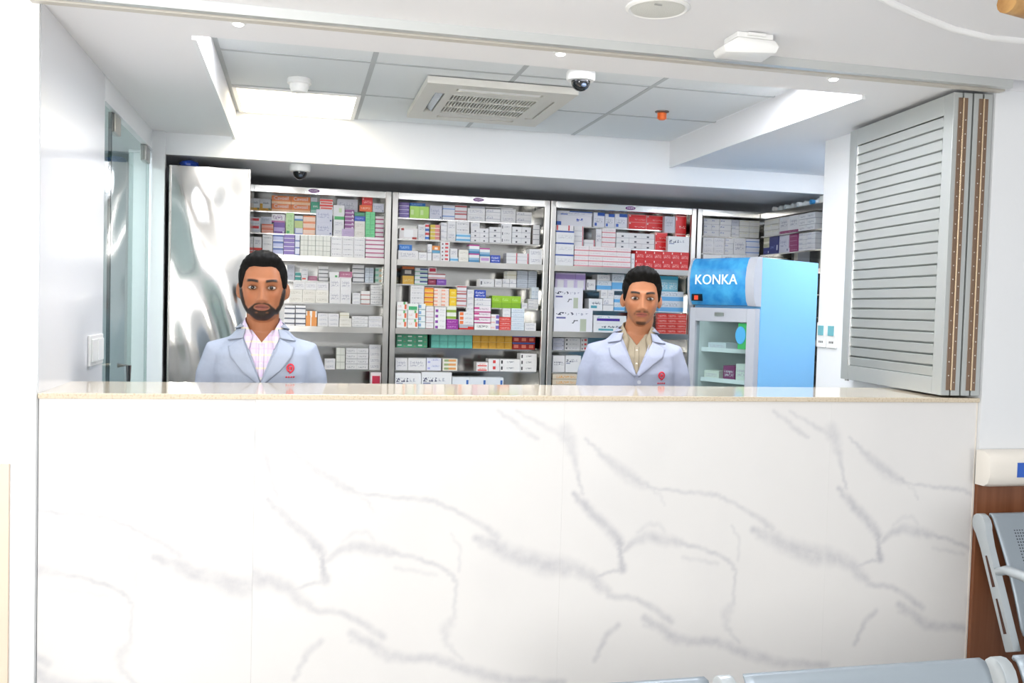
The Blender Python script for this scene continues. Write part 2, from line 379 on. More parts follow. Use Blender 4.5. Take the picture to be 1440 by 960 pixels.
    mx = N('ShaderNodeMix'); mx.data_type = 'RGBA'; mx.inputs[6].default_value = srgb('eae8e6'); mx.inputs[7].default_value = srgb('b4b4bb'); Lk(ad.outputs[0], mx.inputs[0]); Lk(mx.outputs[2], b.inputs['Base Color'])
    def panel(xa, xb, i0, i1, dz=0, shift=0):
        """front board from xa to xb using pattern columns i0..i1"""
        nx, nz_ = i1-i0+1, len(zs); vv = []; 
        X = np.linspace(xa, xb, nx)
        vx = np.repeat(X, nz_); vz = np.tile(zs, nx); vy = np.zeros_like(vx)
        va = np.stack([vx-WX/2, vy-.2, vz], 1)
        idx = np.arange(nx*nz_).reshape(nx, nz_)
        q = np.stack([idx[:-1, :-1], idx[1:, :-1], idx[1:, 1:], idx[:-1, 1:]], -1).reshape(-1, 4)
        # back box
        vb = np.array([(xa,.018,0),(xb,.018,0),(xb,.018,1.236),(xa,.018,1.236),(xa,0,0),(xb,0,0),(xb,0,.24),(xa,0,.24),(xa,0,1.236),(xb,0,1.236)]) - np.array([WX/2,.2,0])
        n0 = len(va); faces = q.tolist() + [[n0+1,n0,n0+3,n0+2],[n0+4,n0+5,n0+6,n0+7],[n0,n0+1,n0+5,n0+4],[n0+3,n0+8,n0+9,n0+2],[n0,n0+4,n0+8,n0+3],[n0+5,n0+1,n0+2,n0+9]]
        me = bpy.data.meshes.new('front_panel'); me.from_pydata(np.concatenate([va, vb]).tolist(), [], faces)
        a = me.attributes.new('vein', 'FLOAT', 'POINT'); vals = val[i0:i1+1]
        if dz: vals = np.roll(vals, dz, axis=1)
        a.data.foreach_set('value', np.concatenate([vals.ravel(), np.zeros(10)]).astype(np.float32))
        me.materials.append(m); o = bpy.data.objects.new('front_panel', me); COL.objects.link(o); o.parent = ct
    n = 184; k0 = n-int(round(.627/per*n))
    panel(.002, .6287, k0, n, dz=-5)
    panel(.6291, x_start+per, 0, n); panel(x_start+per+.0003, x_start+2*per, 0, n)
    xe = WX-.006; panel(x_start+2*per+.0003, xe, 0, int(round((xe-x_start-2*per)/per*n)))
    B('carcass', .004, WX-.008, .0185, .33, 0, 1.236, WGLOSS, ct)
    B('edge_strip', WX-.006, WX-.0005, -.002, .03, 0, 1.236, mat('cream_edge', 'ece5da', .4), ct)
    stone = mat('beige_quartz', 'd9cbb4', .12, coat=.5, noise=(160, 'c3b094', .5, .68))
    tag(B('countertop', .001, WX-.001, -.012, .405, 1.2362, ZC, stone, bevel=.003), 'polished beige stone slab on top of the service counter', 'countertop')
counter()

# ------------------------------------------------------------------ glass door in the left wall
def glass_door():
    d = root('door_1', (-.02, 1.5, 0)); d['kind'] = 'structure'; d['label'] = 'frameless glass door in the left wall'
    B('fixed_pane', -.026, -.014, .925, 1.128, .01, 2.31, GLASS, d)
    B('door_pane', -.026, -.014, 1.14, 2.10, .01, 2.30, GLASS, d)
    edge = mat('glass_edge', '3d4f52', .15)
    B('pane_edge', -.027, -.013, 1.1285, 1.1395, .01, 2.31, edge, d)
    B('pane_edge', -.027, -.013, 2.1005, 2.107, .01, 2.30, mat('glass_edge_pale', '9fb3ae', .2), d)
    for y0, y1 in ((1.16, 1.29), (1.96, 2.10)):
        B('patch_fitting', -.034, -.006, y0, y1, 2.235, 2.312, STEELB, d, .003)
    h = MB().tube([(.0, 1.24, .85), (.045, 1.24, .85), (.045, 1.24, 1.25), (.0, 1.24, 1.25)], .011, 10)
    h.build('handle', STEEL, d, smooth=True)
    s = root('light_switch', (0, .768, 1.34), 'white double rocker switch plate on left wall', 'switch')
    B('plate', .0005, .010, .655, .885, 1.285, 1.400, WPLAST, s, .003)
    for y0 in (.672, .778): B('rocker', .0102, .016, y0, y0+.09, 1.30, 1.385, WPLAST, s, .003)
    # two switch plates on the room end of the right wall (plane x = WX)
    teal = mat('teal_rocker', '6fb3bd', .3)
    for k, (y0, y1) in enumerate(((1.045, 1.122), (.955, 1.035))):
        q = root('wall_switch', (WX-.004, (y0+y1)/2, 1.45), ('white switch plate with teal rocker beside the fridge', 'white switch plate with teal rocker half hidden by the shutter')[k], 'switch', 'teal switches on the right wall')
        B('plate', WX-.010, WX, y0, y1, 1.393, 1.515, WPLAST, q, .002)
        B('rocker', WX-.015, WX-.0102, y0+.016, y1-.016, 1.452, 1.500, teal, q, .002)
        for kk in range(3): B('socket_pin', WX-.0115, WX-.0102, y0+.02+kk*.014, y0+.026+kk*.014, 1.415, 1.425, DARK, q)
glass_door()

# ------------------------------------------------------------------ ceiling fittings
def ceiling_things():
    # cassette air conditioner
    x0, x1, y0, y1 = 1.285, 1.972, 1.04, 1.83
    a = root('cassette_air_conditioner', ((x0+x1)/2, (y0+y1)/2, ZT-.03), 'square white cassette air conditioner in tiled ceiling', 'air conditioner')
    off = mat('ac_plastic', 'd6d4cc', .4); z0, z1 = ZT-.038, ZT-.0075
    cx, cy = (x0+x1)/2, (y0+y1)/2
    mb = MB()   # panel ring with the intake well left open in the middle and slots near the edges
    ix0, ix1, iy0, iy1 = cx-.20, cx+.20, cy-.215, cy+.215
    sl = .085   # slot distance from edge
    mb.box(x0, x1, y0, y0+.07, z0, z1); mb.box(x0, x1, y1-.07, y1, z0, z1); mb.box(x0, x0+.06, y0+.07, y1-.07, z0, z1); mb.box(x1-.06, x1, y0+.07, y1-.07, z0, z1)
    mb.box(x0+.06, x0+.105, y0+.07, iy0, z0, z1); mb.box(x0+.06, x0+.105, iy1, y1-.07, z0, z1); mb.box(x1-.105, x1-.06, y0+.07, iy0, z0, z1); mb.box(x1-.105, x1-.06, iy1, y1-.07, z0, z1)
    mb.box(x0+.105, ix0, y0+.12, y1-.12, z0, z1); mb.box(ix1, x1-.105, y0+.12, y1-.12, z0, z1); mb.box(ix0, ix1, y0+.12, iy0, z0, z1); mb.box(ix0, ix1, iy1, y1-.12, z0, z1)
    mb.box(x0+.105, ix0, y0+.07, y0+.12, z0, z1); mb.box(ix1, x1-.105, y0+.07, y0+.12, z0, z1); mb.box(x0+.105, ix0, y1-.12, y1-.07, z0, z1); mb.box(ix1, x1-.105, y1-.12, y1-.07, z0, z1)
    mb.build('panel', off, a)
    B('slot_backing', x0+.03, x1-.03, y0+.03, y1-.03, z1+.0002, z1+.0022, DARK, a)
    B('louvre', ix0+.01, ix1-.01, y0+.076, y0+.116, z0+.002, z0+.010, mat('louvre_white', 'fbfbf8', .3), a)
    B('louvre', ix0+.01, ix1-.01, y1-.116, y1-.076, z0+.004, z0+.012, off, a)
    lo = MB(); lo.prism([(x0+.066, z0+.024), (x0+.07, z0+.028), (x0+.102, z0+.006), (x0+.098, z0+.002)], 1, iy0+.01, iy1-.01)
    lo.build('louvre', mat('louvre_steel', '9aa3ad', .25, .6), a)
    B('louvre', x1-.100, x1-.065, iy0+.01, iy1-.01, z0+.004, z0+.012, off, a)
    # intake grille: rows of small ribs
    for r in range(3):
        ya = iy0+.02+r*.132
        for k in range(26):
            xx = ix0+.012+k*(ix1-ix0-.024)/25
            B('grille_rib', xx-.0032, xx+.0032, ya, ya+.112, z0, z0+.008, off, a)
        B('grille_bar', ix0, ix1, ya+.112, ya+.132, z0-.001, z0+.010, off, a)
    B('grille_bar', ix0, ix1, iy0, iy0+.02, z0-.001, z0+.010, off, a)
    # smoke detector
    d = inv(421, 110, 2, ZT); s = root('smoke_detector', (d.x, d.y, ZT-.03), 'round white smoke detector beside the lit LED panel', 'smoke detector')
    MB().lathe((d.x, d.y, ZT-.0025), [(.052, 0), (.054, .004), (.054, .022), (.048, .026)], 28, True).build('base', WPLAST, s, smooth=True)
    MB().lathe((d.x, d.y, ZT-.0285), [(.043, 0), (.041, .018), (.033, .034), (.026, .036)], 28, True).build('sensor_cap', WPLAST, s, smooth=True)
    for k in range(12):
        t = k*math.pi/6; B('vent_rib', d.x+.0405*math.cos(t)-.002, d.x+.0405*math.cos(t)+.002, d.y+.0405*math.sin(t)-.002, d.y+.0405*math.sin(t)+.002, ZT-.046, ZT-.029, WPLAST, s)
    # dome cameras
    for px, py, z, r, lab in ((817, 101, ZT-.002, .062, 'white dome security camera on the tiled ceiling'), (422, 231, ZB+.004, .058, 'white dome security camera above the leftmost open rack')):
        c = inv(px, py, 2, z)
        if z < ZT-.1: c.y = max(c.y, YB+.12)
        q = root('dome_camera', (c.x, c.y, z-.03), lab, 'security camera', 'dome cameras')
        MB().lathe((c.x, c.y, z), [(r*.96, 0), (r, .006), (r, .03), (r*.92, .038), (r*.7, .04)], 32, True).build('housing', WPLAST, q, smooth=True)
        MB().lathe((c.x, c.y, z-.0402), [(r*.66, 0), (r*.64, .012), (r*.52, .027), (r*.3, .038), (r*.05, .042)], 28, True).build('dome', mat('smoked_dome', '0c0d10', .06, coat=.6), q, smooth=True)
        MB().ellip((c.x+.004, c.y-r*.5, z-.062), (.012, .012, .010), 14, 8).build('lens', mat('lens_glass', '4a5566', .08), q, smooth=True)
    # sprinkler guard
    c = inv(931, 156, 2, ZT); q = root('sprinkler_head', (c.x, c.y, ZT-.03), 'small sprinkler head with orange cap on tiled ceiling', 'sprinkler')
    MB().lathe((c.x, c.y, ZT-.0025), [(.036, 0), (.035, .004), (.02, .008)], 24, True).build('escutcheon', mat('dull_steel', '6f6a66', .4, .7), q, smooth=True)
    MB().lathe((c.x, c.y, ZT-.0105), [(.019, 0), (.019, .03), (.015, .034)], 16, True).build('cap', mat('orange_plastic', 'f0702a', .4), q, smooth=True)
    for s2 in (-1, 1): B('frame_arm', c.x+s2*.021-.002, c.x+s2*.021+.002, c.y-.004, c.y+.004, ZT-.04, ZT-.009, mat('orange_plastic', 'f0702a', .4), q)
    # three small bright spots in the front soffit
    for k, (px, py) in enumerate(((335, 31), (790, 72), (1178, 107))):
        c = inv(px, py, 2, ZS); c.y = max(c.y, .03)
        q = root('spot_downlight', (c.x, c.y, ZS-.004), ('leftmost', 'middle', 'rightmost')[k]+' of three tiny lit spotlights in the front soffit', 'downlight', 'spotlights in the soffit')
        MB().lathe((c.x, c.y, ZS), [(.024, 0), (.024, .004), (.019, .006)], 20, True).build('bezel', WPLAST, q, smooth=True)
        MB().lathe((c.x, c.y, ZS-.0062), [(.017, 0), (.012, .004)], 16, True).build('led_lens', mat('spot_led', 'ffffff', .4, emit=('ffffff', 9)), q, smooth=True)
        l = bpy.data.lights.new('spot_downlight_lamp', 'SPOT'); l.energy = 6; l.spot_size = 1.9; l.spot_blend = .8; l.shadow_soft_size = .02
        lo = bpy.data.objects.new('spot_downlight_lamp', l); COL.objects.link(lo); lo.location = (c.x, c.y, ZS-.02)
    # lobby ceiling: speaker disc and emergency light
    c = inv(925, 10, 2, ZL); q = root('ceiling_speaker', (c.x, c.y, ZL-.01), 'round white speaker grille in the lobby ceiling', 'speaker')
    MB().lathe((c.x, c.y, ZL), [(.093, 0), (.093, .004), (.084, .009), (.080, .006)], 40, True).build('ring', WPLAST, q, smooth=True)
    MB().lathe((c.x, c.y, ZL-.003), [(.079, 0), (.078, .004), (.05, .007), (.01, .008)], 36, True).build('grille', mat('speaker_grille', 'dedfd9', .6, bump=(500, .002)), q, smooth=True)
    B('badge', c.x-.03, c.x-.008, c.y-.055, c.y-.049, ZL-.0125, ZL-.0095, mat('badge_grey', '9c9c98', .4), q)
    c = inv(1052, 52, 2, ZL); q = root('emergency_light', (c.x, c.y, ZL-.03), 'white sloping emergency light on the lobby ceiling', 'emergency light')
    B('base_plate', c.x-.062, c.x+.062, c.y-.05, c.y+.045, ZL-.018, ZL-.0005, WPLAST, q, .003)
    mb = MB(); zt, zb_ = ZL-.0182, ZL-.062
    top = [(c.x-.06, c.y-.055), (c.x+.07, c.y-.05), (c.x+.075, c.y+.05), (c.x-.06, c.y+.05)]
    bot = [(c.x-.098, c.y-.03), (c.x+.075, c.y-.07), (c.x+.085, c.y+.06), (c.x-.095, c.y+.06)]
    mb.add([(x, y, zt) for x, y in top]+[(x, y, zb_+.02) for x, y in bot]+[(x*.9+c.x*.1, y*.9+c.y*.1, zb_) for x, y in bot],
           [(0,1,2,3),(0,4,5,1),(1,5,6,2),(2,6,7,3),(3,7,4,0),(4,8,9,5),(5,9,10,6),(6,10,11,7),(7,11,8,4),(11,10,9,8)])
    mb.build('lamp_body', WPLAST, q, .006, smooth=True)
    B('clip', c.x-.03, c.x+.03, c.y-.062, c.y-.0505, ZL-.012, ZL-.004, WPLAST, q)
ceiling_things()

# ------------------------------------------------------------------ racks
TOFF = [.14, .08, .02]*3               # front setback of the three steps of every section
TPY = [307, 336.7, 365.4, 399.7, 429.7, 461.5, 488.7, 520.6, 556]
TZ = [inv(585, y, 1, YR+TOFF[i]).z for i, y in enumerate(TPY)]
T4 = [inv(1020, y, 1, YR+o_).z for y, o_ in ((333, .14), (357.5, .08), (381, .02))] + TZ[3:]   # the corner rack's steps sit lower
RD = .40                                # rack depth
XE = 3.80                               # front plane of the side rack
def rack(x0, x1, label, grp, badge=True, TZ=TZ):
    r = root('steel_rack', ((x0+x1)/2, YR+RD/2, 0), label, 'rack', grp)
    e = .004
    for xa in (x0+e, x1-e-.034): B('front_post', xa, xa+.034, YR, YR+.03, 0, ZR, STEELB, r, .003)
    B('side_panel', x0+e, x0+e+.0015, YR+.031, YR+RD-.003, 0, ZR-.03, STEEL, r); B('side_panel', x1-e-.0015, x1-e, YR+.031, YR+RD-.003, 0, ZR-.03, STEEL, r)
    B('back_panel', x0+e, x1-e, YR+RD-.002, YR+RD, 0, ZR, STEEL, r)
    B('top_panel', x0+e, x1-e, YR+.031, YR+RD-.003, ZR-.02, ZR-.001, STEEL, r)
    B('top_rail', x0+e+.0345, x1-e-.0345, YR+.001, YR+.03, ZR-.042, ZR-.001, mat('bright_steel_rail', 'e6e5e0', .2, 1, bump=(3, .003)), r, .002)
    xa, xb = x0+e+.035, x1-e-.035
    for i, z in enumerate(TZ):
        if i % 3 == 2:
            B('shelf', xa, xb, YR+.0035, YR+RD-.003, z-.012, z, STEEL, r); B('shelf_lip', xa, xb, YR-.0015, YR+.003, z-.036, z, STEELB, r)
        else:
            B('step_shelf', xa, xb, YR+TOFF[i]-.012, YR+RD-.003, z-.008, z, STEEL, r)
    for z in (.62, .2): B('shelf', xa, xb, YR+.003, YR+RD-.003, z-.03, z, STEEL, r)
    if badge:
        c = (x0+x1)/2+.035; mb = MB(); mb.prism([(c+.034*math.cos(t*math.pi/10), ZR-.021+.012*math.sin(t*math.pi/10)) for t in range(20)], 1, YR-.003, YR+.0005)
        bd = mb.build('badge', mat('badge_purple', '7a3a86', .3), r)
        text('badge_text', 'HOPE', .019, Matrix.Translation(Vector((c, YR-.0036, ZR-.0215))-ORG[r.name]) @ FRONT, mat('badge_white', 'f4eef6', .4), bd, .0002)
    return r
RK = [X0R-WR, X0R, X0R+WR, X0R+2*WR]
rack(RK[0], RK[1], 'steel medicine rack behind the bearded man', 'steel medicine racks along the back wall')
rack(RK[1], RK[2], 'steel medicine rack between the two men', 'steel medicine racks along the back wall')
rack(RK[2], RK[3], 'steel medicine rack behind the man with the goatee', 'steel medicine racks along the back wall')
rack(RK[3], XE+.30, 'steel medicine rack in the corner above the fridge', 'steel medicine racks along the back wall', badge=False, TZ=T4)
def side_rack():
    TZ = T4
    r = root('side_rack', (XE+.2, 2.3, 0), 'steel side rack along the right wall beyond the fridge', 'rack')
    y0, y1, zr = 1.92, YR-.006, ZR-.012
    B('front_post', XE+.001, XE+.03, y0, y0+.03, 0, zr, STEELB, r, .003)
    B('end_panel', XE+.031, XE+.38, y0, y0+.002, 0, zr, STEEL, r); B('back_panel', XE+.381, XE+.383, y0, y1, 0, zr, STEEL, r)
    B('top_panel', XE+.001, XE+.38, y0+.0305, y1, zr-.04, zr-.001, STEEL, r)
    for i, z in enumerate(TZ):
        if i % 3 == 2: B('shelf', XE+.002, XE+.38, y0+.031, y1, z-.03, z, STEEL, r)
        else: B('step_shelf', XE+.008, XE+.38, y0+.031, y1, z-.008, z, STEEL, r)
side_rack()
def end_cabinet():
    # rack standing along the left wall: its dented mirror-steel end panel faces the counter
    a, b = inv(236, 400, 1, YP).x, inv(350, 400, 1, YP).x
    r = root('steel_cabinet', ((a+b)/2, YP+.3, 0), 'tall cabinet with dented mirror-polished steel end panel', 'cabinet')
    mb = MB(); n, m_ = 26, 110; P = []
    for i in range(m_+1):
        z = .06+(ZR-.06)*i/m_; row = []
        for j in range(n+1):
            x = a+.012+(b-a-.024)*j/n; u = j/n
            w = math.sin(u*math.pi)*min(1, (ZR-z)*6+.02)
            dy = .007*math.sin(z*5.3+u*3)*w + .0025*math.sin(z*11+u*7+1)*w + .003*math.sin(u*8+z*2)*w
            row.append((x, YP-.002+dy*1.5, z))
        P.append(row)
    mb.grid(P); mb.build('end_panel', STEELD, r, smooth='all')
    for xa in (a, b-.012): B('edge_flange', xa, xa+.012, YP-.006, YP+.012, 0, ZR, STEELB, r, .002)
    B('side_panel', b-.0115, b-.010, YP+.0125, YP+.6, 0, ZR, STEEL, r); B('top_panel', a, b-.012, YP+.0125, YP+.6, ZR-.02, ZR, STEEL, r)
    B('back_panel', a, a+.0015, YP+.0125, YP+.6, 0, ZR-.021, STEEL, r)
    # things left on its top
    mb = MB().ellip((a+.085, YP+.12, ZR+.024), (.05, .05, .0235), 14, 8)
    for i, v in enumerate(mb.v):
        k = 1+.22*math.sin(i*2.3)*math.cos(i*1.1); mb.v[i] = (a+.085+(v[0]-a-.085)*k, YP+.12+(v[1]-YP-.12)*k, v[2])
    tag(mb.build('plastic_bag', mat('blue_plastic_bag', '2e4fae', .25), smooth=True), 'crumpled blue plastic bag on the mirror-steel cabinet', 'bag')
end_cabinet()

